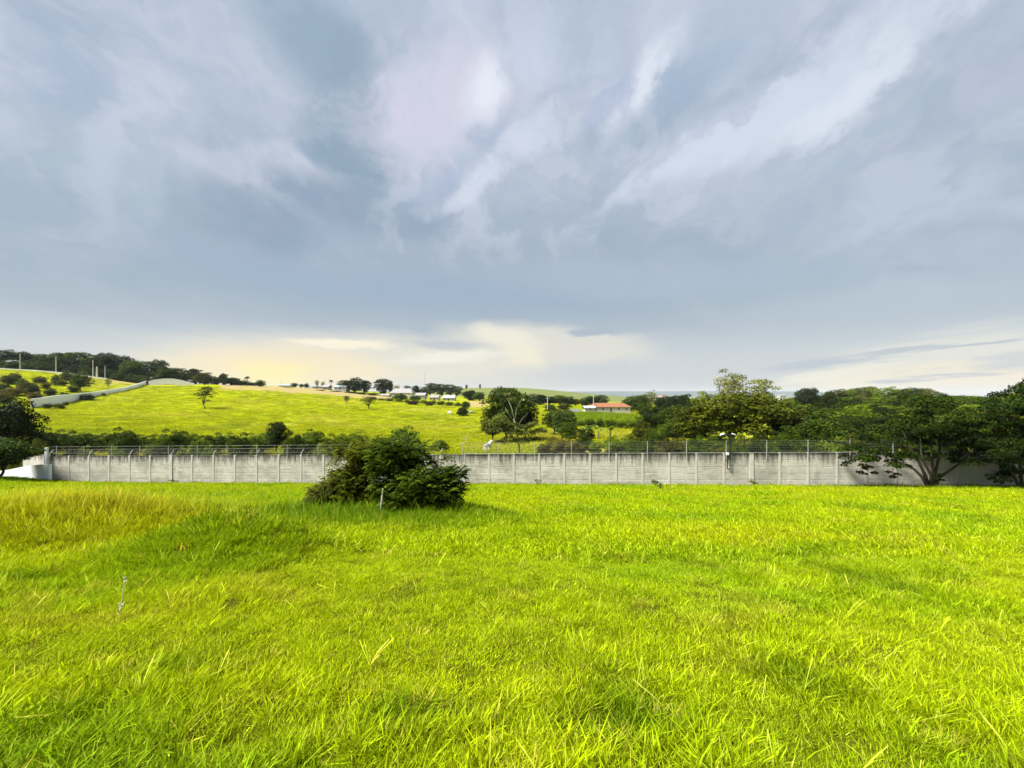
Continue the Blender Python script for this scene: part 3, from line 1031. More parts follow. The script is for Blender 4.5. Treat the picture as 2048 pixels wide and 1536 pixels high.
PROTO = {}
for nm, kw in {
    'round_a': dict(seed=101, Ht=10, Wd=9, clear=0.5, ncl=56, per=250),
    'round_b': dict(seed=102, Ht=10, Wd=9.5, clear=0.8, ncl=50, per=260, flat=0.65),
    'round_c': dict(seed=103, Ht=10, Wd=8, clear=0.4, ncl=56, per=230),
    'tall_a': dict(seed=104, Ht=10, Wd=6.5, clear=0.8, ncl=44, per=300),
    'tall_b': dict(seed=105, Ht=10, Wd=6, clear=1.5, ncl=36, per=320, flat=0.85),
    'bush_a': dict(seed=106, Ht=10, Wd=12, clear=-2.5, ncl=52, per=190, leaf=0.42, flat=0.7),
    'bush_b': dict(seed=107, Ht=10, Wd=12, clear=-2.5, ncl=44, per=210, leaf=0.42, flat=0.8),
    'bush_c': dict(seed=108, Ht=10, Wd=12, clear=-2.5, ncl=57, per=170, leaf=0.40, flat=0.6),
    'stem_bush': dict(seed=120, Ht=10, Wd=11, clear=1.6, ncl=40, per=210, leaf=0.4, flat=0.7),
    'flat_a': dict(seed=109, Ht=10, Wd=13, clear=5.0, ncl=26, per=190, flat=0.42, leaf=0.36),
    'feather_a': dict(seed=110, Ht=10, Wd=8, clear=3.5, ncl=30, per=120, flat=0.5, bark='pale_bark', sparse=True, leaf=0.30, trunk_r=0.13),
    'feather_b': dict(seed=111, Ht=10, Wd=7.5, clear=3.0, ncl=28, per=120, flat=0.5, bark='pale_bark', sparse=True, leaf=0.30, trunk_r=0.13),
    'sparse_a': dict(seed=112, Ht=10, Wd=8, clear=2.2, ncl=18, per=150, flat=0.6, sparse=True, trunk_r=0.16),
}.items():
    PROTO[nm] = (tree_meshes(nm, **kw), kw['Ht'], kw['Wd'])

TR = random.Random(5)
DARK, MID, LITE, YEL, OLIVE, PALE, BRWN = (0.019, 0.033, 0.002), (0.042, 0.070, 0.003), (0.10, 0.145, 0.004), (0.064, 0.078, 0.002), (0.068, 0.078, 0.004), (0.19, 0.21, 0.05), (0.13, 0.115, 0.02)
GREY = (0.06, 0.085, 0.032)


ORD = ['first', 'second', 'third', 'fourth', 'fifth', 'sixth', 'seventh', 'eighth', 'ninth', 'tenth', 'eleventh', 'twelfth', 'thirteenth', 'fourteenth', 'fifteenth', 'sixteenth', 'seventeenth', 'eighteenth',
       'nineteenth', 'twentieth', 'twenty-first', 'twenty-second', 'twenty-third', 'twenty-fourth', 'twenty-fifth', 'twenty-sixth', 'twenty-seventh', 'twenty-eighth', 'twenty-ninth']


def number_off(objs, text):
    """things alike in a row are told apart by their place in it, counted from the left"""
    for i, o in enumerate(sorted(objs, key=lambda q: q.location.x / q.location.y)):
        o['label'] = text % ORD[i]


def plant(kind, px, Y, top, wpx, col, label, name='tree', cat='tree', group=None, base=None, jit=0.12):
    """a tree on the ground at distance Y in the direction px, its top at image row `top`, its crown wpx wide"""
    x = (px - CX) / F * Y
    z0 = h1(x, Y) if base is None else base
    ztop = EYE - (top - HOR) / F * Y
    if Y > 200:
        z0 -= 0.22 * max(ztop - z0, 1.0)
    hh = max((ztop - z0) * 1.04, 0.6)
    (tr, cr), Ht, Wd = PROTO[kind]
    w = wpx / F * Y / Wd / 1.03
    o = empty(name, (x, Y, z0), TR.uniform(0, 6.28), (w, w, hh / Ht))
    a = link('trunk', tr, o)
    b = link('crown', cr, o)
    f = 1 + TR.uniform(-jit, jit)
    b.color = (col[0] * f, col[1] * f * (1 + TR.uniform(-jit, jit) * 0.4), col[2] * f, 1)
    tag(o, label, cat, group)
    return o


# --- trees along the crest of the left hill
row_crest, row_hedge, row_edge, row_lr, row_rr = [], [], [], [], []
crest = [(8, 697, 62, DARK), (42, 701, 52, DARK), (64, 706, 34, GREY), (92, 706, 46, MID), (122, 703, 50, MID), (156, 698, 78, MID), (186, 708, 44, MID),
         (212, 702, 40, DARK), (240, 707, 52, DARK), (262, 718, 44, MID), (286, 716, 66, MID), (318, 716, 36, DARK), (336, 731, 58, MID), (362, 735, 46, MID),
         (388, 733, 40, DARK), (408, 743, 42, OLIVE), (430, 752, 40, MID), (447, 745, 20, DARK), (464, 754, 38, DARK), (484, 760, 40, MID), (505, 764, 34, MID)]
for i, (px, tp, w, c) in enumerate(crest):
    row_crest.append(plant(TR.choice(['round_a', 'round_b', 'round_c', 'tall_a']), px, 268 + 14 * (i % 3), tp, w * 1.12, c,
          'dark green tree in the belt of trees along the left hillcrest', group='trees along the left hillcrest'))
number_off(row_crest, '%s dark green tree from the left along the left hillcrest')
for i in range(14):
    px = -150 + i * 30
    plant('bush_' + 'abc'[i % 3], px * 1.0 + 60, 262, np.interp(px + 60, [-150, 0, 150, 300, 500], [695, 716, 727, 752, 766]), 46, TR.choice([DARK, MID]),
          'low dark shrub under the left hillcrest trees', 'shrub', 'shrub', 'shrubs under the hillcrest trees')
plant('round_c', 521, 272, 759, 26, MID, 'small round tree standing alone below the yellow glow on the ridge')

# --- trees and bushes round the houses on the ridge
for px, tp, w, c, lab in [
    (589, 765, 16, MID, 'small tree at the left end of the ridge houses'), (603, 767, 11, MID, 'narrow small tree between two ridge houses'),
    (613, 766, 12, DARK, 'little round dark tree beside a grey ridge house'), (634, 759, 12, PALE, 'pale thin tree rising above the ridge roofs'),
    (646, 762, 12, PALE, 'second pale thin tree above the ridge roofs'),
    (690, 757, 34, DARK, 'dark tree at the left of the tall ridge grove'), (712, 753, 40, DARK, 'broad dark tree in the middle of the ridge grove'),
    (731, 757, 26, DARK, 'smaller dark tree closing the ridge grove'), (766, 753, 38, DARK, 'tall dark round tree left of the large pale roof'),
    (781, 757, 14, OLIVE, 'thin olive tree touching the tall dark round tree'), (794, 769, 18, PALE, 'pale thin tree behind the large pale roof'),
    (815, 770, 26, MID, 'tree just behind the large pale roof'), (832, 768, 22, DARK, 'dark tree right of the large pale roof'),
    (848, 772, 22, GREY, 'grey-green tree under the thin mast'),
]:
    plant(TR.choice(['round_a', 'tall_a', 'round_c']) if c != PALE else 'feather_a', px, 330, tp, w * 1.15, c, lab)
for px, tp, w in [(862, 763, 32), (880, 765, 32), (898, 766, 30), (914, 770, 28)]:
    plant('tall_b', px, 400, tp, w * 1.15, GREY, 'grey-green eucalyptus in the grove right of the mast', group='eucalyptus grove')
plant('round_a', 940, 300, 779, 40, DARK, 'dark tree right of the eucalyptus grove')
plant('round_b', 958, 290, 783, 34, MID, 'green tree behind the large dark tree, above the bare soil')
plant('tall_a', 933, 640, 768, 7, GREY, 'tiny lone tree on the far brown slope, left one')
plant('tall_a', 960, 660, 766, 5, DARK, 'tiny dark lone tree on the far brown slope, right one')
for px, w in [(575, 30), (640, 26), (672, 30), (700, 34), (722, 26), (745, 30)]:
    plant('bush_a', px, 296, np.interp(px, [560, 760], [775, 786]), w, TR.choice([DARK, MID]), 'dark hedge bush in front of the ridge houses', 'bush', 'bush', 'hedge bushes below the ridge houses')
for px in range(746, 935, 17):
    row_edge.append(plant('bush_' + TR.choice('abc'), px, np.interp(px, [746, 935], [238, 222]), np.interp(px, [746, 935], [793, 803]) + TR.uniform(-1, 2), 22, TR.choice([LITE, LITE, OLIVE, MID]),
          'light green hedge bush along the top edge of the meadow', 'bush', 'bush', 'hedge along the meadow edge'))
number_off(row_edge, '%s light green bush from the left along the top edge of the meadow')
plant('bush_a', 825, 222, 800, 28, (0.05, 0.028, 0.012), 'long dark reddish clipped hedge along the meadow edge', 'hedge', 'hedge')
plant('bush_b', 858, 220, 803, 19, (0.05, 0.032, 0.012), 'short dark reddish hedge along the meadow edge', 'hedge', 'hedge')
plant('bush_c', 800, 265, 786, 40, MID, 'dark bush in front of the large pale roof', 'bush', 'bush')
plant('bush_b', 830, 262, 790, 34, MID, 'bush right of the large pale roof', 'bush', 'bush')

# --- lone trees on the meadow
for kind, px, by, tp, w, c, lab in [
    ('sparse_a', 411, 818, 769, 50, DARK, 'lone dark tree on the open meadow below the white hill wall'),
    ('sparse_a', 737, 819, 790, 44, OLIVE, 'thin leaning tree on the upper meadow with gaps in its crown'),
    ('feather_b', 693, 812, 789, 22, OLIVE, 'very thin young tree at the meadow edge'),
    ('bush_b', 925, 832, 812, 32, DARK, 'low dark bush on the meadow between two white cattle'),
    ('tall_a', 931, 826, 800, 22, MID, 'lighter small tree growing out of the low meadow bush'),
    ('round_c', 163, 784, 742, 44, MID, 'dark bushy tree on the slope above the white hill wall'),
    ('feather_a', 216, 778, 755, 20, PALE, 'thin pale tree on the slope above the white hill wall'),
]:
    plant(kind, px, ground_y(px, by), tp, w, c, lab)
for px, by, tp, w, c in [(20, 768, 752, 50, OLIVE), (55, 782, 766, 50, OLIVE), (30, 792, 776, 60, BRWN), (80, 766, 755, 36, OLIVE), (100, 792, 780, 30, DARK), (135, 760, 744, 40, OLIVE), (45, 774, 760, 30, MID), (65, 790, 774, 34, DARK), (5, 785, 768, 44, MID), (112, 764, 752, 24, MID), (92, 778, 768, 26, OLIVE), (128, 796, 786, 22, MID), (30, 758, 748, 30, OLIVE), (150, 770, 757, 30, DARK),
                         (120, 772, 760, 36, OLIVE), (70, 800, 786, 40, BRWN), (10, 806, 786, 60, OLIVE), (175, 800, 790, 34, MID), (148, 785, 774, 30, DARK), (140, 746, 738, 36, MID)]:
    plant('bush_' + TR.choice('abc'), px, ground_y(px, by), tp - 4, w * 0.85, c, 'olive scrub bush on the slope under the left hillcrest', 'bush', 'bush', 'scrub bushes on the left slope')
for px, by, tp, w in [(95, 818, 806, 20), (118, 818, 807, 24), (131, 812, 803, 12)]:
    plant('bush_a', px, ground_y(px, by), tp, w, MID, 'small green bush at the foot of the white hill wall', 'bush', 'bush', 'bushes at the foot of the hill wall')
plant('bush_c', 207, ground_y(207, 792), 785, 12, MID, 'tiny bush halfway along the white hill wall', 'bush', 'bush')

# --- the hedge of bushes straight behind the concrete wall
hedge = [(78, 862, 56, DARK), (105, 866, 52, DARK), (132, 872, 44, GREY), (158, 866, 44, DARK), (186, 874, 44, MID), (215, 873, 40, DARK), (246, 861, 44, DARK), (262, 872, 40, MID),
         (292, 876, 40, MID), (318, 875, 40, MID), (346, 863, 46, DARK), (372, 871, 40, MID), (398, 880, 36, MID), (424, 872, 44, DARK), (452, 873, 40, MID), (478, 871, 44, DARK),
         (505, 874, 44, MID), (530, 872, 44, MID), (588, 868, 40, DARK), (612, 874, 40, MID), (628, 866, 40, DARK), (655, 873, 44, LITE), (684, 874, 44, MID), (712, 871, 44, MID), (738, 878, 36, MID), (760, 880, 36, MID), (880, 887, 36, MID)]
for i, (px, tp, w, c) in enumerate(hedge):
    row_hedge.append(plant('bush_' + TR.choice('abc'), px, 53 + 5 * (i % 3), tp - 9, w * 1.4, {DARK: MID, MID: (0.085, 0.13, 0.004)}.get(c, c), 'green bush in the hedge straight behind the concrete wall', 'bush', 'bush', 'bushes behind the concrete wall'))
number_off(row_hedge, '%s bush from the left in the hedge straight behind the concrete wall')
for px, tp, w in [(170, 887, 36), (296, 885, 28), (418, 886, 40), (512, 884, 36), (640, 884, 40), (365, 890, 36), (235, 890, 40)]:
    plant('bush_b', px, 49, tp, w, LITE, 'light yellow-green low bush peeping over the concrete wall', 'bush', 'bush', 'light bushes over the wall top')
plant('round_b', 556, 58, 840, 56, DARK, 'round dark tree standing out of the hedge behind the wall')
plant('round_c', 808, 46, 850, 104, (0.05, 0.095, 0.008), 'upright dark green tree behind the wall, above the field thicket')
plant('bush_c', 770, 47, 874, 60, MID, 'green bush behind the wall beside the upright dark tree', 'bush', 'bush')

# --- left edge
plant('round_a', 18, 50, 792, 130, DARK, 'large dark tree at the left edge, behind the white wall')
plant('round_c', -60, 52, 775, 150, DARK, 'tall dark tree just outside the left edge')
plant('stem_bush', 0, 38.4, 872, 160, (0.035, 0.066, 0.004), 'bushy bright green tree hanging over the white wall', 'bush', 'bush')
plant('bush_b', 78, 47, 872, 60, OLIVE, 'olive bush behind the white gate post', 'bush', 'bush')

# --- centre
plant('round_a', 1012, 80, 768, 122, (0.05, 0.078, 0.004), 'large dark spreading tree in the middle of the valley')
plant('round_b', 1048, 84, 800, 78, DARK, 'dark lower tree leaning out right of the large valley tree')
plant('round_c', 985, 78, 808, 60, DARK, 'dark lower tree at the left of the large valley tree')
plant('feather_b', 1022, 82, 762, 60, MID, 'thin twiggy tree top sticking out above the large valley tree')
plant('round_c', 1108, 92, 812, 60, DARK, 'rounded dark tree right of the large valley tree')
plant('round_b', 1128, 74, 815, 66, (0.05, 0.075, 0.012), 'broad leaved dark tree with pale flecks, right of centre')
plant('round_c', 1140, 70, 842, 50, MID, 'small tree in front of the broad leaved dark tree')
plant('bush_a', 1172, 66, 851, 44, DARK, 'dark shrub beside the banana plants', 'shrub', 'shrub')
plant('bush_c', 1168, 61, 866, 56, MID, 'green shrub below the banana plants', 'shrub', 'shrub')
for px, tp, w, c in [(1112, 872, 50, BRWN), (1140, 876, 50, BRWN), (1158, 884, 46, OLIVE), (1190, 880, 40, LITE), (1090, 884, 40, OLIVE), (1225, 868, 56, LITE), (1258, 866, 50, LITE), (1120, 888, 40, BRWN)]:
    plant('bush_' + TR.choice('abc'), px, 57, tp, w, c, 'brownish scrub bush on the bank behind the wall, centre', 'bush', 'bush', 'scrub on the bank behind the wall')
for px in range(1140, 1310, 20):
    plant('bush_' + TR.choice('abc'), px, 116, 838 + TR.uniform(-2, 2), 28, TR.choice([LITE, MID]), 'green hedge bush along the lower edge of the crop', 'bush', 'bush', 'hedge below the crop')
for px, tp, w, c in [(1064, 786, 34, GREY), (1082, 787, 34, DARK), (1100, 792, 34, DARK), (1118, 789, 40, MID), (1138, 792, 36, DARK), (1152, 797, 30, OLIVE), (1170, 794, 30, MID), (1186, 790, 36, DARK), (1204, 788, 34, GREY), (1128, 806, 36, OLIVE), (1100, 808, 30, MID)]:
    row_lr.append(plant(TR.choice(['round_a', 'round_b', 'round_c']), px, 262 if tp < 800 else 205, tp, w * 1.1, c, 'tree in the dark row left of the red roofed house', group='trees left of the red roofed house'))
number_off(row_lr, '%s tree from the left in the dark row left of the red roofed house')
for px, tp, w, c in [(1262, 790, 40, MID), (1284, 786, 44, (0.06, 0.075, 0.01)), (1303, 779, 30, PALE), (1322, 792, 40, DARK), (1345, 788, 46, DARK), (1368, 785, 44, DARK), (1290, 803, 40, MID), (1320, 812, 50, DARK), (1355, 806, 50, MID), (1385, 798, 44, MID), (1340, 826, 50, MID)]:
    o_ = plant('feather_a' if c == PALE else TR.choice(['round_a', 'round_b', 'round_c']), px, 215 if tp < 800 else 150, tp, w * 1.1, c,
          'pale sparse tree standing above the trees right of the red roofed house' if c == PALE else 'dark tree in the group right of the red roofed house',
          group=None if c == PALE else 'trees right of the red roofed house')
    if c != PALE:
        row_rr.append(o_)
number_off(row_rr, '%s dark tree from the left right of the red roofed house')
for px, Y, tp, w, c, lab in [(1284, 62, 836, 56, OLIVE, 'tall shrub with drooping crown at the left of the bush group behind the wall'), (1312, 58, 848, 62, MID, 'dense shrub in the middle of the bush group behind the wall'),
                             (1278, 53, 876, 62, MID, 'low rounded shrub against the wall in the bush group'), (1326, 52, 872, 50, OLIVE, 'low shrub at the right of the bush group behind the wall')]:
    plant('bush_' + TR.choice('abc'), px, Y, tp, w, c, lab, 'shrub', 'shrub')

# --- right of centre: yellow-green trees, pale feathery tops, umbrella tree
plant('round_b', 1468, 66, 780, 205, YEL, 'broad yellow-green tree behind the lamp post')
plant('round_a', 1396, 70, 806, 125, YEL, 'yellow-green tree left of the lamp post')
plant('round_c', 1548, 68, 788, 140, (0.068, 0.085, 0.004), 'yellow-green tree right of the lamp post')
plant('bush_b', 1500, 52, 868, 90, OLIVE, 'olive shrub just behind the wall by the lamp post', 'shrub', 'shrub')
plant('bush_a', 1420, 54, 872, 80, MID, 'green shrub behind the wall left of the lamp post', 'shrub', 'shrub')
plant('feather_a', 1462, 88, 736, 100, PALE, 'tall pale feathery tree, the left of two tops against the sky')
plant('feather_b', 1524, 90, 743, 86, PALE, 'tall pale feathery tree, the right of two tops against the sky')
plant('feather_b', 1405, 92, 770, 36, PALE, 'small pale feathery tree top above the yellow-green tree')
plant('flat_a', 1616, 118, 775, 58, (0.02, 0.028, 0.009), 'dark umbrella shaped tree against the bright sky')
plant('flat_a', 1661, 122, 782, 46, (0.025, 0.033, 0.009), 'smaller umbrella shaped tree beside the dark one')

for i, (px, tp, w, c) in enumerate([(1362, 872, 60, OLIVE), (1395, 868, 60, MID), (1440, 862, 70, DARK), (1475, 866, 70, MID), (1530, 858, 80, DARK), (1560, 866, 70, MID), (1590, 848, 90, MID), (1625, 858, 80, DARK), (1660, 846, 90, MID), (1690, 858, 80, DARK), (1720, 850, 80, MID)]):
    plant('bush_' + TR.choice('abc'), px, 58 - 3 * (i % 2), tp, w * 1.15, c, ORD[i] + ' undergrowth shrub from the left below the yellow-green trees behind the wall', 'shrub', 'shrub', 'undergrowth behind the wall')
for i, (px, Y, tp, w, c) in enumerate([(1305, 100, 822, 70, DARK), (1345, 96, 812, 80, MID), (1380, 98, 808, 80, DARK), (1415, 92, 812, 70, OLIVE), (1350, 74, 842, 76, MID), (1385, 72, 838, 70, DARK),
                                       (1575, 84, 806, 90, MID), (1620, 88, 808, 90, DARK), (1665, 84, 812, 90, MID), (1710, 86, 806, 90, (0.10, 0.145, 0.005)), (1600, 66, 830, 90, DARK), (1650, 64, 836, 90, MID), (1700, 66, 828, 90, DARK)]):
    plant(TR.choice(['round_a', 'round_b', 'round_c']), px, Y, tp, w * 1.1, c, ORD[i] + ' tree from the left in the thick belt beside the yellow-green trees', group='belt of trees beside the yellow-green trees')
for i, (px, tp, w, c) in enumerate([(1440, 884, 60, OLIVE), (1475, 880, 60, MID), (1512, 876, 66, DARK), (1545, 878, 60, MID), (1578, 872, 66, DARK), (1610, 876, 60, MID), (1642, 870, 66, DARK), (1674, 874, 60, MID), (1705, 868, 66, DARK)]):
    plant('bush_' + TR.choice('abc'), px, 47.5 + (i % 2), tp, w * 1.2, c, ORD[i] + ' low bush from the left close behind the wall right of the lamp post', 'bush', 'bush', 'low bushes close behind the wall')
# --- the wood on the right
wood = []
ROWS = ['farthest row', 'second farthest row', 'third farthest row', 'third nearest row', 'second nearest row', 'lowest row']
for Y, n, x0, x1, tops, sig, w in [(235, 12, 1660, 1960, [(1660, 781), (1760, 774), (1850, 778), (1900, 793), (1960, 792), (2100, 786)], 2, 46),
                                   (165, 13, 1560, 2110, [(1560, 796), (1700, 790), (1800, 796), (1900, 797), (2000, 786), (2110, 772)], 4, 62),
                                   (110, 12, 1580, 2120, [(1580, 816), (1700, 812), (1900, 808), (2000, 795), (2120, 785)], 5, 80),
                                   (76, 9, 1580, 2080, [(1580, 826), (1800, 826), (1950, 812), (2080, 800)], 6, 100),
                                   (56, 7, 1600, 2100, [(1600, 850), (1700, 846), (1900, 838), (2100, 815)], 7, 110),
                                   (45, 11, 1590, 2100, [(1590, 876), (1730, 868), (2100, 850)], 5, 80)]:
    wood.append([])
    for i in range(n):
        px = x0 + (x1 - x0) * (i + 0.5) / n + TR.uniform(-8, 8)
        o_ = plant(TR.choice(['round_a', 'round_b', 'round_c', 'tall_a']) if Y > 50 else TR.choice(['bush_a', 'bush_c']), px, Y + TR.uniform(-6, 6) * Y / 100,
              np.interp(px, *zip(*tops)) - 4 + TR.gauss(0, sig), w * TR.uniform(0.95, 1.35), TR.choice([DARK, DARK, MID, MID, (0.09, 0.135, 0.005), OLIVE]),
              'dark green tree in the dense wood behind the right half of the wall', group='trees of the wood on the right')
        wood[-1].append(o_)
    number_off(wood[-1], '%s tree from the left in the ' + ROWS[len(wood) - 1] + ' of the wood')
plant('feather_b', 1728, 200, 768, 22, (0.09, 0.11, 0.02), 'spindly treetop poking out of the wood on the right')
plant('feather_a', 2044, 60, 757, 44, (0.03, 0.05, 0.01), 'tall spindly treetop at the right edge against the sky')
plant('round_a', 2040, 58, 772, 100, (0.08, 0.11, 0.006), 'tall tree at the right edge above the wood')

# --- two trees in front of the wall on the right: slim leaning stems, uneven crowns of small leaves
def big_tree(base, Y, seed, col, label, clumps, stems, r0):
    """clumps: (px, py, radius in m) of the leaf masses; stems: pixel paths of the limbs from the foot up"""
    r = np.random.default_rng(seed)
    x = (base - CX) / F * Y
    o = empty('field_tree', (x, Y, h1(x, Y)))
    L = lambda px, py, dy=0.0: Vector(P(px, py, Y + dy)) - o.location
    mb = MB()
    for k, path in enumerate(stems):
        dy = r.uniform(-1.2, 1.2)
        n = len(path)
        q = [L(a, b, dy * t / max(n - 1, 1)) for t, (a, b) in enumerate(path)]
        q[0].z = min(q[0].z, -0.1)
        mb.tube(q, [r0 * (1 - 0.72 * t / (n - 1)) for t in range(n)], 7)
    link('trunk', mb.me('field_trunk', 'dark_bark', True), o)
    cl = []
    for px, py, rr in clumps:
        c0 = L(px, py, r.normal(0, 0.9))
        for _k in range(5):
            d = r.normal(size=3) * rr * np.array([0.55, 0.6, 0.36])
            cl.append((c0.x + d[0], c0.y + d[1], c0.z + d[2], rr * r.uniform(0.42, 0.68)))
    V, tt = clump_leaves(cl, 1300, 0.17, r, 0.6)
    b = link('crown', quads_mesh('field_crown', V, 'leaf', tt), o)
    b.color = (*col, 1)
    tag(o, label, 'tree')


big_tree(1862, 31.6, 201, (0.020, 0.037, 0.002), 'wide dark tree with slim forked leaning stems standing before the wall',
         [(1712, 905, 0.9), (1708, 930, 0.55), (1740, 888, 1.1), (1745, 922, 0.8), (1770, 868, 1.2), (1782, 902, 1.1), (1800, 845, 1.3), (1815, 880, 1.3), (1800, 925, 0.7), (1832, 822, 1.2), (1850, 852, 1.4),
          (1848, 892, 1.1), (1872, 818, 1.1), (1888, 845, 1.3), (1890, 885, 1.2), (1915, 860, 1.2), (1925, 895, 1.1), (1948, 880, 1.0), (1955, 908, 0.7), (1905, 915, 0.7), (1868, 915, 0.5), (1786, 951, 0.35), (1726, 943, 0.4), (1878, 955, 0.3)],
         [[(1858, 975), (1845, 955), (1828, 938), (1795, 922), (1765, 905)], [(1860, 975), (1848, 945), (1838, 925), (1820, 895), (1805, 860)], [(1863, 975), (1862, 950), (1850, 930), (1842, 905), (1840, 850)],
          [(1866, 975), (1871, 945), (1876, 920), (1880, 890), (1885, 850)], [(1868, 975), (1878, 955), (1900, 940), (1922, 925), (1940, 905)], [(1864, 975), (1867, 950), (1864, 925), (1862, 890), (1866, 840)]], 0.13)
big_tree(2038, 30.4, 202, (0.016, 0.031, 0.002), 'dark tree at the right edge hanging low before the wall',
         [(1962, 858, 1.0), (1985, 835, 1.2), (1975, 895, 1.0), (1988, 930, 0.9), (2010, 815, 1.3), (2012, 865, 1.4), (2015, 910, 1.2), (2025, 945, 0.8), (2045, 800, 1.3), (2045, 845, 1.4), (2048, 890, 1.3), (2060, 930, 1.0),
          (2080, 820, 1.4), (2090, 870, 1.4), (2095, 915, 1.2), (2120, 850, 1.3), (2130, 900, 1.2), (2002, 955, 0.5), (2070, 780, 1.0)],
         [[(2044, 990), (2034, 965), (2020, 940), (2005, 900)], [(2046, 990), (2042, 955), (2038, 915), (2040, 860)], [(2050, 990), (2060, 960), (2075, 920), (2090, 880)]], 0.13)


# --- the thicket in the field: arching sprays of small leaflets
def spray_bush(name, seed, parts, leaflet, col, label, stems):
    """parts: (cx, cy, cz, rx, ry, rz, number of sprays)"""
    r = np.random.default_rng(seed)
    V, tt = [], []
    tw = MB()
    for (cx, cy, cz, rx, ry, rz, n) in parts:
        nsub = max(3, n // 34)
        subs = []
        for _k in range(nsub):
            d = r.normal(size=3)
            d[2] = abs(d[2]) - 0.3
            d /= np.linalg.norm(d)
            subs.append((np.array([cx, cy, cz]) + d * r.uniform(0.35, 0.85) * np.array([rx, ry, rz]), r.uniform(0.55, 1.1), r.uniform(-0.2, 0.25)))
        for k in range(n):
            c0, rs, tb = subs[r.integers(nsub)]
            d = r.normal(size=3)
            d[2] = d[2] * 0.8 + 0.35
            d /= np.linalg.norm(d)
            p0 = c0 + d * r.uniform(0.0, 0.38) * rs
            ho = np.array([d[0] + r.normal(0, 0.35), d[1] + r.normal(0, 0.35), 0])
            ho /= max(np.linalg.norm(ho), 1e-3)
            L = r.uniform(0.2, 0.42) * rs
            rise = max(d[2], -0.2) * 1.4 + r.uniform(0.0, 0.4)
            m_ = 6
            sd = np.array([-ho[1], ho[0], 0])
            t = np.linspace(0.1, 1, m_)
            ax = p0 + ho * (t * L)[:, None] + np.array([0, 0, 1.0]) * (rise * t * L - 0.75 * L * t * t)[:, None]
            sz = leaflet * r.uniform(0.8, 1.25)
            for s in (-1, 1):
                ln = (sz * (1 - 0.45 * np.abs(t - 0.45)))[:, None]
                out_ = sd * s * 0.85 + ho * 0.5
                dro = np.array([0, 0, -1.0]) * r.uniform(0.05, 0.5)
                tip = ax + (out_ + dro) * ln
                wv = ho * (ln * 0.27)
                mid_ = (ax + tip) / 2 + np.array([0, 0, 0.015])
                V.append(np.stack([ax, mid_ + wv, tip, mid_ - wv], 1))
                tt.append(np.clip(np.full(m_, r.uniform(0.1, 0.7) + tb) + r.normal(0, 0.1, m_), 0, 1))
    V = np.concatenate(V)
    tt = np.concatenate(tt)
    o = empty(name)
    b = link('crown', quads_mesh(name + '_crown', V, 'leaf', tt), o)
    b.color = (*col, 1)
    for pts, rad in stems:
        tw.tube(pts, rad, 6)
    link('trunk', tw.me(name + '_trunk', 'pale_bark', True), o)
    tag(o, label, 'bush')
    return o


def fld(px, Y, up=0.0):
    x = (px - CX) / F * Y
    return (x, Y, h1(x, Y) + up)


def stems_from(px, Y, targets, r0):
    b = Vector(fld(px, Y, -0.1))
    res = []
    for (tx, ty, tz) in targets:
        e = Vector(fld(tx, ty, tz))
        res.append(([b, b.lerp(e, 0.5) + Vector((0.05, 0, 0.2)), e], [r0, r0 * 0.7, r0 * 0.3]))
    return res


def part(px, Y, z, wpx, dy, rz, n):
    x, y, g = fld(px, Y)
    return (x, y, g + z, wpx / F * Y / 2, dy, rz, n)


spray_bush('thicket_bush', 301, [part(826, 14.2, 0.5, 190, 1.2, 0.95, 1650), part(795, 14.5, 1.35, 130, 1.0, 0.75, 900), part(870, 14.0, 0.6, 110, 0.8, 0.75, 630), part(905, 14.0, 1.05, 36, 0.4, 0.35, 90),
                                 part(840, 14.3, 1.75, 26, 0.25, 0.28, 39), part(775, 14.3, 1.85, 26, 0.25, 0.25, 39), part(880, 14.2, 1.4, 24, 0.25, 0.25, 36)],
           0.125, (0.050, 0.082, 0.004), 'dense dark bush with feathery leaves, right half of the field thicket',
           stems_from(825, 14.3, [(770, 14.4, 1.7), (820, 14.6, 2.0), (880, 14.0, 1.5), (915, 14.0, 1.45), (850, 14.0, 1.2)], 0.05))
spray_bush('thicket_bush', 302, [part(715, 14.7, 0.6, 150, 1.1, 1.0, 960), part(722, 14.9, 1.45, 110, 0.8, 0.7, 570), part(690, 14.7, 1.0, 60, 0.5, 0.8, 225)],
           0.12, (0.085, 0.105, 0.005), 'olive green bush with loose top, left half of the field thicket',
           stems_from(730, 14.7, [(690, 14.7, 1.8), (715, 14.9, 2.1), (750, 14.7, 2.0), (672, 14.6, 1.2)], 0.045))
spray_bush('thicket_bush', 303, [part(662, 14.2, 0.3, 100, 0.7, 0.5, 360), part(648, 14.4, 0.75, 34, 0.3, 0.4, 45)],
           0.12, (0.085, 0.10, 0.012), 'low straggly bush at the left foot of the field thicket', stems_from(662, 14.3, [(650, 14.4, 1.2), (636, 14.3, 0.9), (682, 14.2, 0.8)], 0.022))
mb = MB()
a_, b_, c_ = Vector(fld(761, 13.1, -0.1)), Vector(fld(763, 13.1, 0.4)), Vector(fld(766, 13.3, 0.78))
mb.tube([a_, b_, c_], [0.034, 0.03, 0.022], 7)
tag(mb.build('bare_trunk', 'dull_bark', smooth=True), 'pale bare trunk standing in front of the field thicket', 'trunk')

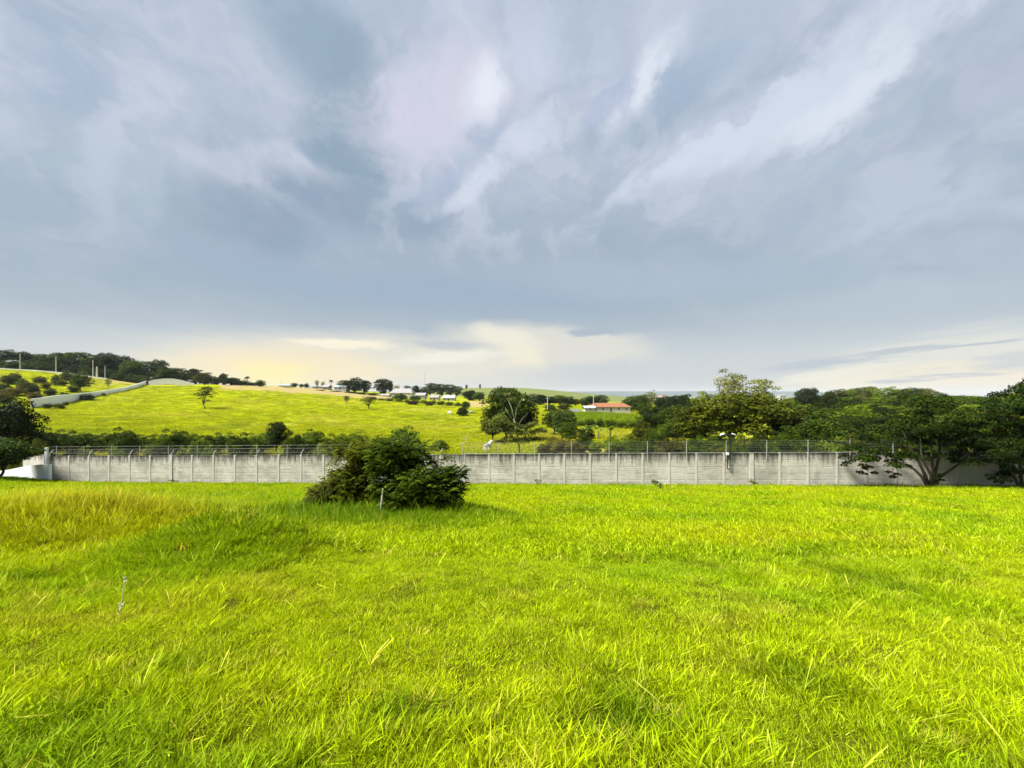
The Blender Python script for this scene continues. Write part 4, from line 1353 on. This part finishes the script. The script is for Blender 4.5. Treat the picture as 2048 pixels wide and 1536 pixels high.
# --- slender pale trunked tree behind the wall
def slender_tree():
    Y = 44.0
    r = np.random.default_rng(401)
    z0 = h1(*P(1040, 900, Y)[:2])
    o = empty('slender_tree', (P(1040, 900, Y)[0], Y, z0))
    L = lambda px, py, dy=0.0: Vector(P(px, py, Y + dy)) - o.location
    mb = MB()
    mb.tube([Vector((0, 0, -0.2)), L(1039, 905), L(1037, 880), L(1031, 850), L(1028, 838)], [0.11, 0.10, 0.085, 0.07, 0.06], 8)
    for pts in ([(1028, 838), (1023, 815), (1016, 800)], [(1029, 842), (1033, 818), (1042, 800), (1050, 790)], [(1030, 848), (1018, 828), (1010, 815)], [(1033, 858), (1044, 838), (1056, 826)],
                [(1037, 880), (1015, 866), (992, 858)], [(1038, 885), (1060, 872), (1082, 866)], [(1036, 872), (1008, 884), (990, 880)], [(1016, 800), (1010, 788)], [(1016, 800), (1020, 785)]):
        q = [L(a, b, r.normal(0, 0.4)) for a, b in pts]
        mb.tube(q, [0.045, 0.03, 0.018, 0.012][:len(q)], 5)
    link('trunk', mb.me('slender_trunk', 'pale_bark', True), o)
    cl = []
    for px, py, rr in [(985, 850, 1.0), (1000, 838, 0.8), (972, 846, 0.6), (1010, 862, 0.8), (990, 862, 0.8), (1030, 868, 0.9), (1055, 868, 0.8), (1080, 864, 0.7), (1048, 856, 0.6), (1018, 882, 0.8),
                       (1045, 884, 0.7), (1066, 850, 0.6), (1000, 885, 0.5), (1010, 845, 0.6), (1028, 850, 0.5), (1072, 880, 0.5), (1025, 800, 0.5), (1048, 795, 0.5), (1014, 790, 0.4)]:
        q = L(px, py, r.normal(0, 0.7))
        cl.append((q.x, q.y, q.z, rr))
    V, tt = clump_leaves(cl, 2200, 0.15, r, 0.6)
    b = link('crown', quads_mesh('slender_crown', V, 'leaf', tt), o)
    b.color = (0.095, 0.115, 0.018, 1)
    tag(o, 'slender tree with a pale forked trunk just behind the wall', 'tree')


slender_tree()


# --- palms and banana plants
def palm(px, Y, top, hpx, col, label):
    x = (px - CX) / F * Y
    zt = EYE - (top - HOR) / F * Y
    z0 = h1(x, Y)
    o = empty('palm_tree', (x, Y, z0))
    hh = zt - z0
    link('trunk', MB().tube([(0, 0, -0.3), (0.1, 0, hh * 0.5), (0, 0, hh * 0.92)], [0.24, 0.2, 0.17], 7).me('palm_trunk', 'bark', True), o)
    r = np.random.default_rng(int(px))
    V = []
    Lf = hpx / F * Y
    for k in range(16):
        a = k * 0.393 + r.uniform(-0.1, 0.1)
        e = r.uniform(-0.1, 0.9)
        pr = np.array([0, 0, hh * 0.92])
        d = np.array([math.cos(a), math.sin(a), 0])
        side = np.array([-d[1], d[0], 0])
        for s in range(6):
            t = (s + 1) / 6
            q = np.array([0, 0, hh * 0.92]) + d * Lf * t * (0.9 - 0.25 * e * t) + np.array([0, 0, 1.0]) * Lf * (e * t - 0.9 * t * t)
            w0, w1 = Lf * 0.16 * (1 - abs((s / 6) - 0.4)), Lf * 0.16 * (1 - abs(t - 0.4))
            for sg in (-1, 1):
                V.append([pr, pr + side * sg * w0 + np.array([0, 0, -w0 * 0.7]), q + side * sg * w1 + np.array([0, 0, -w1 * 0.7]), q])
            pr = q
    V = np.array(V)
    b = link('crown', quads_mesh('palm_crown', V, 'leaf', r.uniform(0.2, 0.7, len(V))), o)
    b.color = (*col, 1)
    tag(o, label, 'palm')


palm(494, 275, 752, 7, OLIVE, 'little palm on the ridge beside the yellow glow')
palm(662, 320, 759, 6, DARK, 'little dark palm above the ridge house roofs')


def banana(px, Y, top, label):
    x = (px - CX) / F * Y
    z0 = h1(x, Y)
    hh = EYE - (top - HOR) / F * Y - z0
    o = empty('banana_plant', (x, Y, z0))
    link('trunk', MB().tube([(0, 0, -0.1), (0.03, 0, hh * 0.3), (0, 0, hh * 0.55)], [0.14, 0.12, 0.08], 7).me('banana_stem', 'pale_bark', True), o)
    r = np.random.default_rng(int(px))
    for k in range(7):
        a = k * 0.9 + r.uniform(-0.2, 0.2)
        Lf, e = hh * r.uniform(0.5, 0.65), r.uniform(0.6, 1.3)
        d, sd = np.array([math.cos(a), math.sin(a), 0]), np.array([-math.sin(a), math.cos(a), 0])
        pts, fc = [], []
        for s in range(7):
            t = s / 6
            q = np.array([0, 0, hh * 0.5]) + d * Lf * t * 0.75 + np.array([0, 0, 1.0]) * Lf * (e * t - 0.75 * t * t)
            w = Lf * 0.17 * math.sin(math.pi * min(0.08 + t * 0.92, 1)) + 0.01
            pts += [q - sd * w - np.array([0, 0, w * 0.3]), q, q + sd * w - np.array([0, 0, w * 0.3])]
            if s:
                i = 3 * s
                fc += [[i - 3, i - 2, i + 1, i], [i - 2, i - 1, i + 2, i + 1]]
        lf = link('leaf', mesh('banana_leaf', [tuple(map(float, p)) for p in pts], fc, 'leaf', True, [r.uniform(0.4, 0.9)] * len(fc)), o)
        lf.color = (0.10, 0.15, 0.02, 1)
    tag(o, label, 'banana plant')


banana(1177, 82, 840, 'banana plant on the left of three, beside the dark shrub')
banana(1197, 84, 843, 'banana plant in the middle of three, on the green bank')
banana(1221, 80, 841, 'banana plant on the right of three, on the green bank')

# ------------------------------------------------------------------ the concrete wall
BAY = 2.0
ang = math.atan(WALL_B)
ca_, sa_ = math.cos(ang), math.sin(ang)
LEFT_S = -41.6 / ca_
NB = 43
wall = empty('concrete_wall', (0, WALL_A, 0), ang)
tag(wall, 'long pale precast concrete wall with dark mould streaks along its top', 'wall')


def wall_foot(s):
    return WALL_Z + WALL_S * s * ca_


def slab_mesh(k):
    r = random.Random(k)
    hw = BAY / 2 - 0.055
    ch = 0.03
    pts, fc = [], []
    prof = [(0.03, 0.0), (-0.021, 0.0), (-0.03, ch), (-0.03, 0.5 - ch), (-0.021, 0.4985), (0.03, 0.4985)]
    mb = MB()
    n = len(prof)
    ptsl = [(-hw, y + r.uniform(-0.002, 0.002), z) for y, z in prof] + [(hw, y + r.uniform(-0.002, 0.002), z) for y, z in prof]
    mb.poly(ptsl, [[i, (i + 1) % n, n + (i + 1) % n, n + i] for i in range(n)] + [list(range(n))[::-1], [n + i for i in range(n)]])
    return mb.me('panel', 'wall_concrete')


slabs = [slab_mesh(k) for k in range(4)]
post_me = MB().box(-0.075, 0.075, -0.05, 0.065, -0.4, 2.55).me('post', 'post_concrete')
wide_me = MB().box(-0.15, 0.15, -0.065, 0.065, -0.4, 2.57).me('post', 'post_concrete')
cop_me = MB().box(-BAY / 2 + 0.0, BAY / 2 - 0.0, -0.055, 0.055, 2.4985, 2.535)
WR = random.Random(3)
for i in range(NB):
    s = LEFT_S + BAY * (i + 0.5)
    z = wall_foot(s)
    for k in range(5):
        o = link('panel', WR.choice(slabs), wall, (s, WR.uniform(-0.005, 0.005), z + 0.5 * k), (0, WR.uniform(-0.002, 0.002), 0))
    b = MB().box(-BAY / 2 + 0.088, BAY / 2 - 0.088, -0.05, 0.05, 2.4995, 2.53)
    if i == 0:
        cop = b.me('coping', 'wall_concrete')
    link('coping', cop, wall, (s, 0, z))
for i in range(NB + 1):
    s = LEFT_S + BAY * i
    px = CX + F * (s * ca_) / (WALL_A + s * sa_)
    o = link('post', wide_me if (abs(px - 337) < 22 or abs(px - 1478) < 26) else post_me, wall, (s, 0, wall_foot(s)))
    # some posts carry a short bent arm
    if i % 2 == 0 and px < 900:
        link('bent_arm', MB().tube([(0, 0, 2.5), (0, 0, 2.72), (0.16, 0.1, 3.0)], 0.032, 5).me('bent_arm', 'post_concrete'), wall, (s, 0.03, wall_foot(s)))


# electric fence over the right part, coiled razor wire over the left part
def on_wall(s, y, z):
    return (s, y, wall_foot(s) + z)


ef = empty('electric_fence', (0, WALL_A, 0), ang)
tag(ef, 'electric fence of thin wires on slim posts along the right part of the wall top', 'fence')
S0, S1 = -4.0, 41.0
ep = MB().tube([(0, 0, 2.05), (0, 0, 3.5)], 0.02, 6)
for k in range(7):
    ep.box(-0.03, 0.03, -0.055, -0.02, 2.72 + k * 0.125 - 0.018, 2.72 + k * 0.125 + 0.018)
ep_me = ep.me('fence_post', 'galvanised')
s = S0
while s <= S1:
    link('fence_post', ep_me, ef, (s, -0.1, wall_foot(s)))
    s += 2.9
for k in range(7):
    pts = []
    s = S0
    while s < S1:
        for q in range(4):
            ss = s + 2.9 * q / 4
            pts.append(on_wall(ss, -0.14, 2.72 + k * 0.125 - 0.012 * math.sin(math.pi * q / 4)))
        s += 2.9
    link('wire', MB().tube(pts, 0.005, 4).me('wire', 'wire_steel'), ef)
link('rail', MB().tube([on_wall(s_i, -0.1, 2.585) for s_i in np.linspace(S0, S1, 30)], 0.015, 5).me('rail', 'galvanised'), ef)

rf = empty('razor_wire_fence', (0, WALL_A, 0), ang)
tag(rf, 'coiled razor wire on short posts along the left part of the wall top', 'fence')
S0, S1 = LEFT_S + 0.3, -6.0
rp_me = MB().tube([(0, 0, 2.3), (0, 0, 3.42)], 0.02, 6).me('fence_post', 'galvanised')
s = S0 + 0.5
while s <= S1:
    link('fence_post', rp_me, rf, (s, -0.06, wall_foot(s)))
    s += 2.75
pts = []
n_t = int((S1 - S0) / 0.26)
for i in range(n_t * 12):
    t = i / 12
    a = 2 * math.pi * t
    ss = S0 + t * 0.26 + 0.10 * math.cos(a)
    rr = 0.22 + 0.02 * math.sin(t * 1.7)
    pts.append(on_wall(ss, rr * math.cos(a), 2.77 + rr * math.sin(a)))
link('razor_coil', MB().tube(pts, 0.005, 3).me('razor_coil', 'wire_steel'), rf)
for zz in (2.75, 3.1, 3.36):
    link('wire', MB().tube([on_wall(s_i, -0.06, zz) for s_i in np.linspace(S0, S1, 30)], 0.0045, 4).me('wire', 'wire_steel'), rf)

# lamp with two heads on a black pole by the wall, its cable hanging in a long loop
Yl = wall_y(1458)
lx = (1458 - CX) / F * Yl
lz = WALL_Z + WALL_S * lx
lamp = empty('lamp_post', (lx, Yl - 0.22, lz))
tag(lamp, 'black lamp post with two white heads at the wall', 'lamp')
zt = EYE - (868 - HOR) / F * Yl - lz
MB().tube([(0, 0, 2.3), (0, 0, zt + 0.02)], [0.06, 0.05], 10).build('pole', 'black_paint', lamp)
MB().tube([(0, 0, zt - 0.05), (-0.3, 0, zt + 0.06), (-0.52, 0, zt + 0.02)], [0.028, 0.026, 0.024], 6).build('arm', 'black_paint', lamp)
MB().tube([(0, 0, zt - 0.05), (0.06, -0.1, zt + 0.06), (0.1, -0.15, zt + 0.02)], [0.028, 0.026, 0.024], 6).build('arm', 'black_paint', lamp)
for x0, dirn in ((-0.50, -1), (0.05, 1)):
    hd = MB()
    L_ = 0.34 if dirn < 0 else 0.3
    pr = [(0, -0.07, -0.015), (0, 0.07, -0.015), (0, 0.06, 0.05), (0, -0.06, 0.05)]
    st = [(0, 0.8, 0.02), (0.3, 1.0, 0.0), (0.8, 0.9, -0.05), (1.0, 0.45, -0.09)]
    ptsl = []
    for t, w_, dz in st:
        ptsl += [(x0 + dirn * L_ * t, -0.1 + y * w_ * 1.2, zt + 0.02 + dz + z * w_ * 1.2) for _, y, z in pr]
    fc = []
    for i in range(3):
        for k in range(4):
            fc.append([4 * i + k, 4 * i + (k + 1) % 4, 4 * i + 4 + (k + 1) % 4, 4 * i + 4 + k])
    fc += [[0, 1, 2, 3], [15, 14, 13, 12]]
    hd.poly(ptsl, fc).build('lamp_head', 'lamp_white', lamp)
zb = EYE - (938 - HOR) / F * Yl - lz
loop = [(0.0, 0.0, 2.3)] + [(0.0, 0.06, 2.2), (0.0, 0.06, zb + 0.12)] + [(-0.1 + 0.1 * math.cos(a), 0.06, zb + 0.12 - 0.1 * math.sin(a)) for a in np.linspace(0.3, math.pi - 0.3, 7)] + [(-0.2, 0.06, zb + 0.12), (-0.2, 0.06, 2.42)]
MB().tube(loop, 0.03, 6).build('cable_loop', 'black_paint', lamp)
MB().box(-0.29, -0.11, -0.02, 0.1, 2.42, 2.6).build('junction_box', 'lamp_white', lamp)
MB().box(-0.16, -0.04, 0.03, 0.12, zb + 0.12, zb + 0.2).build('bracket', 'lamp_white', lamp)

# white painted garden wall and post at the left end
def run_wall(name, pts, thick, mat, label, parts=None):
    """pts: (x, y, z_bottom, z_top); one solid wall following them"""
    n = len(pts)
    V, Fc = [], []
    for i, p in enumerate(pts):
        a, b = pts[max(i - 1, 0)], pts[min(i + 1, n - 1)]
        dx, dy = b[0] - a[0], b[1] - a[1]
        L = math.hypot(dx, dy)
        nx, ny = -dy / L * thick / 2, dx / L * thick / 2
        V += [(p[0] + nx, p[1] + ny, p[2]), (p[0] - nx, p[1] - ny, p[2]), (p[0] - nx, p[1] - ny, p[3]), (p[0] + nx, p[1] + ny, p[3])]
    for i in range(n - 1):
        for k in range(4):
            Fc.append([4 * i + k, 4 * i + (k + 1) % 4, 4 * i + 4 + (k + 1) % 4, 4 * i + 4 + k])
    Fc += [[0, 1, 2, 3], [4 * n - 1, 4 * n - 2, 4 * n - 3, 4 * n - 4]]
    o = link(name, mesh(name, V, Fc, mat))
    tag(o, label, 'wall')
    return o


wp = []
for px, tp, Y in [(101, 928, 39.6), (80, 929, 40.4), (60, 931, 41.3), (40, 935, 42.2), (20, 939, 43), (-20, 946, 45), (-80, 955, 48)]:
    q = P(px, tp, Y)
    wp.append((q[0], q[1], q[2] - 2.4, q[2]))
run_wall('garden_wall', wp, 0.2, 'white_plaster', 'low white painted wall at the left end of the concrete wall')
q = P(93, 896, 40.3)
gp = empty('gate_post', (q[0], q[1], q[2] - 3.2))
MB().box(-0.09, 0.09, -0.09, 0.09, 0, 3.2).build('shaft', 'white_plaster', gp)
MB().box(-0.1, 0.1, -0.1, 0.1, 3.201, 3.23).build('cap', 'white_plaster', gp)
tag(gp, 'white square post at the left end of the concrete wall', 'post')
gw = []
for px, tp, Y in [(90, 908, 43.0), (70, 911, 43.5), (48, 915, 44)]:
    q = P(px, tp, Y)
    gw.append((q[0], q[1], q[2] - 2.3, q[2]))
run_wall('block_wall', gw, 0.16, 'wall_concrete', 'short grey block wall behind the white post')

# ------------------------------------------------------------------ the hillside: pale wall climbing the hill, poles, houses
hw = []
for px, by, tp in [(62, 816, 800), (80, 813, 798), (100, 810, 795), (120, 808, 792), (134, 806, 791), (150, 802, 790), (175, 797, 787), (200, 791, 784), (225, 787, 780), (250, 782, 776), (275, 775, 769), (295, 768, 762)]:
    Y = ground_y(px, by)
    x = (px - CX) / F * Y
    zt = EYE - (tp - HOR) / F * Y
    hw.append((x, Y, h1(x, Y) - 0.6, zt + 0.35))
run_wall('hill_wall', hw, 0.3, 'lamp_white', 'long pale plastered wall climbing the left hillside')
hw2 = []
for px, tp in [(297, 762), (310, 759), (325, 757), (342, 757), (358, 760), (372, 764), (384, 768)]:
    Y = 256.0
    x = (px - CX) / F * Y
    hw2.append((x, Y + (px - 297) * 0.03, EYE - (tp + 9 - HOR) / F * Y - 0.8, EYE - (tp - HOR) / F * Y))
run_wall('arched_wall', hw2, 0.4, 'grey_plaster', 'pale wall with a curved top at the crest above the meadow')


def house(px, Y, wpx, wall_py, eave_py, ridge_py, depth, label, roofm='pale_roof', wallm='house_plaster', hip=0.0, rz=0.0, nwin=3, name='house', open_door=True):
    x = (px - CX) / F * Y
    w = wpx / F * Y
    zb = EYE - (wall_py - HOR) / F * Y
    he, hr = (wall_py - eave_py) / F * Y, (wall_py - ridge_py) / F * Y
    o = empty(name, (x, Y, zb), rz)
    MB().box(-w / 2, w / 2, 0, depth, -2.5, he).build('wall', wallm, o)
    ov = 0.45
    hx_ = w / 2 + ov
    rx_ = hx_ * (1 - hip)
    t = 0.18
    r = MB()
    A = [(-hx_, -ov, he - 0.1), (hx_, -ov, he - 0.1), (hx_, depth + ov, he - 0.1), (-hx_, depth + ov, he - 0.1), (-rx_, depth / 2, hr), (rx_, depth / 2, hr)]
    r.poly(A + [(a, b, c_ + t) for a, b, c_ in A], [[6, 7, 11, 10], [8, 9, 10, 11], [7, 8, 11], [9, 6, 10], [0, 4, 5, 1], [2, 5, 4, 3], [1, 5, 2], [3, 4, 0], [0, 1, 7, 6], [1, 2, 8, 7], [2, 3, 9, 8], [3, 0, 6, 9]])
    r.build('roof', roofm, o)
    n = nwin + (1 if open_door else 0)
    for k in range(n):
        cx_ = -w / 2 + w * (k + 0.5) / n
        if open_door and k == n // 2:
            MB().box(cx_ - 0.45, cx_ + 0.45, -0.03, 0.02, 0.0, min(2.1, he * 0.85)).build('door', 'bark', o)
        else:
            wn = MB().box(cx_ - 0.6, cx_ + 0.6, -0.05, -0.003, he * 0.35, he * 0.8).build('window', 'lamp_white', o)
            MB().box(cx_ - 0.5, cx_ + 0.5, -0.062, -0.052, he * 0.39, he * 0.76).build('pane', 'window_glass', wn)
    tag(o, label, 'house')
    return o


house(1222, 196, 78, 824, 814, 807, 9, 'white house with a red clay hip roof beyond the crop field', 'clay_roof', hip=0.32, nwin=4)
house(1180, 190, 20, 822, 816, 812.5, 5, 'small shed with a pale metal roof left of the red roofed house', 'metal_roof', nwin=1, open_door=False, name='shed')
for lab, pts in [('low pale wall by the trees left of the red roofed house', [(1138, 818), (1150, 817.5), (1162, 818.5)])]:
    wq = []
    for px, tp in pts:
        Y = 186
        q = P(px, tp, Y)
        wq.append((q[0], q[1], q[2] - 3.0, q[2]))
    run_wall('yard_wall', wq, 0.25, 'house_plaster', lab)
for a in [
    (802, 300, 44, 791, 786, 777, 12, 'large house with a broad pale roof on the ridge', 'pale_roof', 'cream_plaster', 0.3),
    (768, 296, 18, 795, 791, 788, 7, 'low house with a pale roof left of the large pale roof', 'pale_roof', 'house_plaster', 0.1),
    (840, 292, 18, 797, 791, 786, 8, 'white house with pale gable right of the large pale roof', 'pale_roof', 'house_plaster', 0.0),
    (868, 286, 18, 800, 795, 790, 7, 'small pale house above the reddish hedge', 'pale_roof', 'cream_plaster', 0.2),
    (897, 282, 24, 802, 796, 791, 8, 'white house at the right end of the ridge row', 'metal_roof', 'house_plaster', 0.1),
    (609, 330, 24, 782, 777, 774, 8, 'grey low house among the small ridge trees', 'metal_roof', 'cream_plaster', 0.1),
    (634, 340, 28, 778, 773, 769, 9, 'pale roofed house under the pale thin trees', 'pale_roof', 'house_plaster', 0.1),
    (650, 322, 12, 780, 774, 770, 7, 'narrow white gabled house on the ridge', 'pale_roof', 'house_plaster', 0.0),
    (680, 325, 24, 779, 774, 769, 8, 'white house half hidden by the dark ridge grove', 'metal_roof', 'house_plaster', 0.1),
    (570, 380, 26, 776, 771, 768, 9, 'bluish low roof at the left end of the ridge row', 'metal_roof', 'house_plaster', 0.1),
    (12, 262, 18, 729, 723, 720, 7, 'small white building under the trees on the left hillcrest', 'metal_roof', 'house_plaster', 0.1),
]:
    house(*a[:8], roofm=a[8], wallm=a[9], hip=a[10], nwin=2)
# far town
TWR = random.Random(21)
for i in range(14):
    px = TWR.choice([TWR.uniform(1206, 1262), TWR.uniform(1310, 1352), TWR.uniform(1140, 1180), TWR.uniform(1560, 1600)])
    Y = TWR.uniform(800, 1200)
    py = 800 + TWR.uniform(-1.5, 2)
    hgt = TWR.uniform(3.5, 9)
    house(px, Y, TWR.uniform(7, 15) * 900 / Y, py, py - hgt * F / Y, py - (hgt + TWR.uniform(0.4, 2)) * F / Y, 9, 'tiny pale building of the far town on the plain', TWR.choice(['pale_roof', 'pale_roof', 'clay_roof']), 'house_plaster', 0.2,
          TWR.uniform(-0.4, 0.4), 2, 'town_house', False)['group'] = 'buildings of the far town'


def pole(px, base_py, top_py, Y, mat, label, r=0.14, arm=False):
    x = (px - CX) / F * Y
    z0 = min(h1(x, Y), EYE - (base_py - HOR) / F * Y)
    zt = EYE - (top_py - HOR) / F * Y
    o = empty('utility_pole', (x, Y, z0))
    MB().tube([(0, 0, -0.5), (0, 0, zt - z0)], [r * 1.2, r * 0.8], 7).build('shaft', mat, o)
    if arm:
        MB().box(-0.9, 0.9, -0.07, 0.07, zt - z0 - 0.7, zt - z0 - 0.55).build('crossarm', mat, o)
    tag(o, label, 'pole')


pole(40, 731, 707, 255, 'post_concrete', 'pale concrete pole on the left hillcrest, leftmost of four', 0.2)
pole(112, 739, 712, 252, 'post_concrete', 'pale concrete pole on the left hillcrest, second from the left', 0.2)
pole(186, 747, 720, 250, 'post_concrete', 'pale concrete pole on the left hillcrest beside a short pillar', 0.2)
pole(194, 747, 733, 249, 'post_concrete', 'short thick pale pillar on the left hillcrest', 0.42)
pole(210, 749, 732, 250, 'galvanised', 'thin grey pole on the left hillcrest, rightmost of four', 0.18)
pole(1095, 810, 794, 200, 'post_concrete', 'pale utility pole in the trees right of the large valley tree', 0.14, True)
pole(1187, 815, 790, 198, 'post_concrete', 'pale utility pole beside the red roofed house', 0.14, True)
pole(563, 778, 761, 320, 'galvanised', 'slim pole on the ridge left of the houses', 0.14)
pole(849, 775, 742, 600, 'galvanised', 'tall thin radio mast above the ridge trees', 0.22)

# low kerb wall along the hill road
kw_ = []
for px, tp in [(-40, 726), (30, 730.5), (70, 734), (115, 740), (150, 745), (180, 749), (215, 752)]:
    q = P(px, tp, 248)
    kw_.append((q[0], q[1], h1(q[0], q[1]) - 0.5, h1(q[0], q[1]) + 0.75))
run_wall('parapet', kw_, 0.4, 'grey_plaster', 'low pale parapet below the poles on the left hillcrest')


# ------------------------------------------------------------------ animals on the meadow
def skin_animal(name, pts, edges, rad, mat, label, cat, loc, rz, scale=1.0):
    me = bpy.data.meshes.new(name)
    me.from_pydata(pts, edges, [])
    me.materials.append(MATS[mat])
    o = link(name, me, None, loc, (0, 0, rz), (scale, scale, scale))
    md = o.modifiers.new('skin', 'SKIN')
    for i, r_ in enumerate(rad):
        me.skin_vertices[0].data[i].radius = (r_, r_) if not isinstance(r_, tuple) else r_
    me.skin_vertices[0].data[0].use_root = True
    md.use_smooth_shade = True
    sb = o.modifiers.new('sub', 'SUBSURF')
    sb.levels = sb.render_levels = 2
    tag(o, label, cat)
    return o


def quadruped(label, cat, loc, rz, scale, graze):
    hd = [(0.95, 0, 1.42), (1.2, 0, 1.6), (1.45, 0, 1.5), (1.68, 0, 1.33)] if not graze else [(0.98, 0, 1.15), (1.22, 0, 0.85), (1.4, 0, 0.5), (1.55, 0, 0.22)]
    pts = [(-0.35, 0, 1.12), (0.1, 0, 1.06), (0.6, 0, 1.14), (-0.75, 0, 1.18)] + hd
    rad = [0.31, 0.33, 0.31, 0.27, 0.2, 0.15, 0.13, 0.09]
    ed = [(0, 1), (1, 2), (0, 3), (2, 4), (4, 5), (5, 6), (6, 7)]
    for s in (-1, 1):
        b = len(pts)
        pts += [(0.62, 0.17 * s, 0.8), (0.6, 0.17 * s, 0.42), (0.62, 0.17 * s, 0.1), (0.68, 0.17 * s, 0.0)]
        rad += [0.13, 0.075, 0.055, 0.06]
        ed += [(2, b), (b, b + 1), (b + 1, b + 2), (b + 2, b + 3)]
        b = len(pts)
        pts += [(-0.68, 0.18 * s, 0.8), (-0.84, 0.18 * s, 0.5), (-0.78, 0.18 * s, 0.1), (-0.72, 0.18 * s, 0.0)]
        rad += [0.16, 0.08, 0.055, 0.06]
        ed += [(3, b), (b, b + 1), (b + 1, b + 2), (b + 2, b + 3)]
    b = len(pts)
    pts += [(-1.02, 0, 1.2), (-1.14, 0, 0.9), (-1.15, 0, 0.55)]
    rad += [0.06, 0.04, 0.045]
    ed += [(3, b), (b, b + 1), (b + 1, b + 2)]
    return skin_animal(cat, pts, ed, rad, 'white_hide', label, cat, loc, rz, scale)


for px, py, rz, gz, cat, lab, sc_a in [(976, 894, 1.1, False, 'horse', 'white horse standing on the meadow left of the large valley tree', 0.92), (900, 829, 2.4, True, 'cow', 'white cow grazing on the meadow left of the low dark bush', 0.95),
                                       (942, 828, 0.7, True, 'cow', 'white cow at the right side of the low dark bush', 0.95)]:
    Y = ground_y(px, py) if cat == 'cow' else 62
    x = (px - CX) / F * Y
    quadruped(lab, cat, (x, Y, h1(x, Y)), rz, sc_a, gz)


# ------------------------------------------------------------------ small things in the field
def seed_stalk(px, py, Y, hh, label, lean):
    x, y = (px - CX) / F * Y, Y
    o = empty('seed_stalk', (x, y, h1(x, y)))
    MB().tube([(0, 0, 0), (lean * 0.3, 0, hh * 0.5), (lean, 0, hh)], [0.004, 0.003, 0.002], 5).build('stem', 'dry_straw', o)
    r = np.random.default_rng(int(px * 7 + py))
    V = []
    n = 26
    t = r.uniform(0.55, 1.0, n)
    p = np.stack([lean * t ** 1.5, np.zeros(n), hh * t], -1) + r.normal(0, 0.008, (n, 3))
    q = leaf_quads(p, r.normal(size=(n, 3)), r.uniform(0.014, 0.028, n), r, 0.6)
    link('seed_head', quads_mesh('seed_head', q, 'white_petal', np.full(n, 0.5)), o)
    tag(o, label, 'grass stalk')


seed_stalk(243, 1215, 5.0, 0.34, 'tall whitish seed stalk in the grass before the green mound', 0.04)
seed_stalk(237, 1250, 4.6, 0.17, 'short whitish seed stalk below the tall one', 0.03)
seed_stalk(552, 1040, 9.5, 0.3, 'thin pale seed stalk left of the field thicket', 0.02)


def weed(px, Y, hh, seed, label, col=(0.07, 0.11, 0.012)):
    x = (px - CX) / F * Y
    r = np.random.default_rng(seed)
    o = empty('weed', (x, Y, h1(x, Y)))
    cl = [(r.normal(0, hh * 0.22), r.normal(0, hh * 0.2), hh * r.uniform(0.3, 0.85), hh * 0.25) for _ in range(6)]
    V, tt = clump_leaves(cl, 1500, 0.10, r, 0.8)
    mb = MB()
    for c in cl:
        mb.tube([(0, 0, -0.05), (c[0] * 0.4, c[1] * 0.4, c[2] * 0.6), c[:3]], [0.012, 0.009, 0.004], 4)
    link('stem', mb.me('weed_stem', 'bark'), o)
    b = link('foliage', quads_mesh('weed_leaves', V, 'leaf', tt), o)
    b.color = (*col, 1)
    tag(o, label, 'weed')


weed(1311, wall_y(1311) - 0.7, 0.62, 1, 'dark leafy weed at the foot of the wall right of centre')
weed(1321, 29.0, 0.55, 2, 'pale green weed in the grass just before the dark wall weed', (0.13, 0.17, 0.02))
weed(346, wall_y(346) - 0.4, 0.5, 3, 'small weed at the foot of the wide wall post')
weed(1074, wall_y(1074) - 0.5, 0.5, 4, 'pale green weed at the foot of the wall near the slender tree', (0.12, 0.16, 0.02))
weed(1508, wall_y(1508) - 0.4, 0.6, 5, 'dark weed at the foot of the wall right of the lamp post')

# ------------------------------------------------------------------ haze: pale even air round the whole place
m, T = new_mat('haze_air')
pv = T.n('ShaderNodeVolumePrincipled')
pv.inputs['Color'].default_value = (0.80, 0.88, 1.0, 1)
pv.inputs['Density'].default_value = 5.5e-5
pv.inputs['Anisotropy'].default_value = 0.0
o_ = T.n('ShaderNodeOutputMaterial')
T.l(pv.outputs[0], o_.inputs['Volume'])
hz = MB().box(-32000, 32000, -200, 9600, -75, 110).build('haze', 'haze_air')
tag(hz, 'thin pale haze lying over the valley and the far plain', 'haze', kind='stuff')

# things that share a description are told apart by their place, counted from the left
same = {}
for o in bpy.data.objects:
    if o.parent is None and 'label' in o and o.location.y > 1:
        same.setdefault(o['label'], []).append(o)
for text, objs in same.items():
    if 1 < len(objs) <= len(ORD):
        for i, o in enumerate(sorted(objs, key=lambda q: q.location.x / q.location.y)):
            o['label'] = ORD[i] + ' ' + text + ', from the left'

print('grass tufts', N_FIELD, 'objects', len(bpy.data.objects))
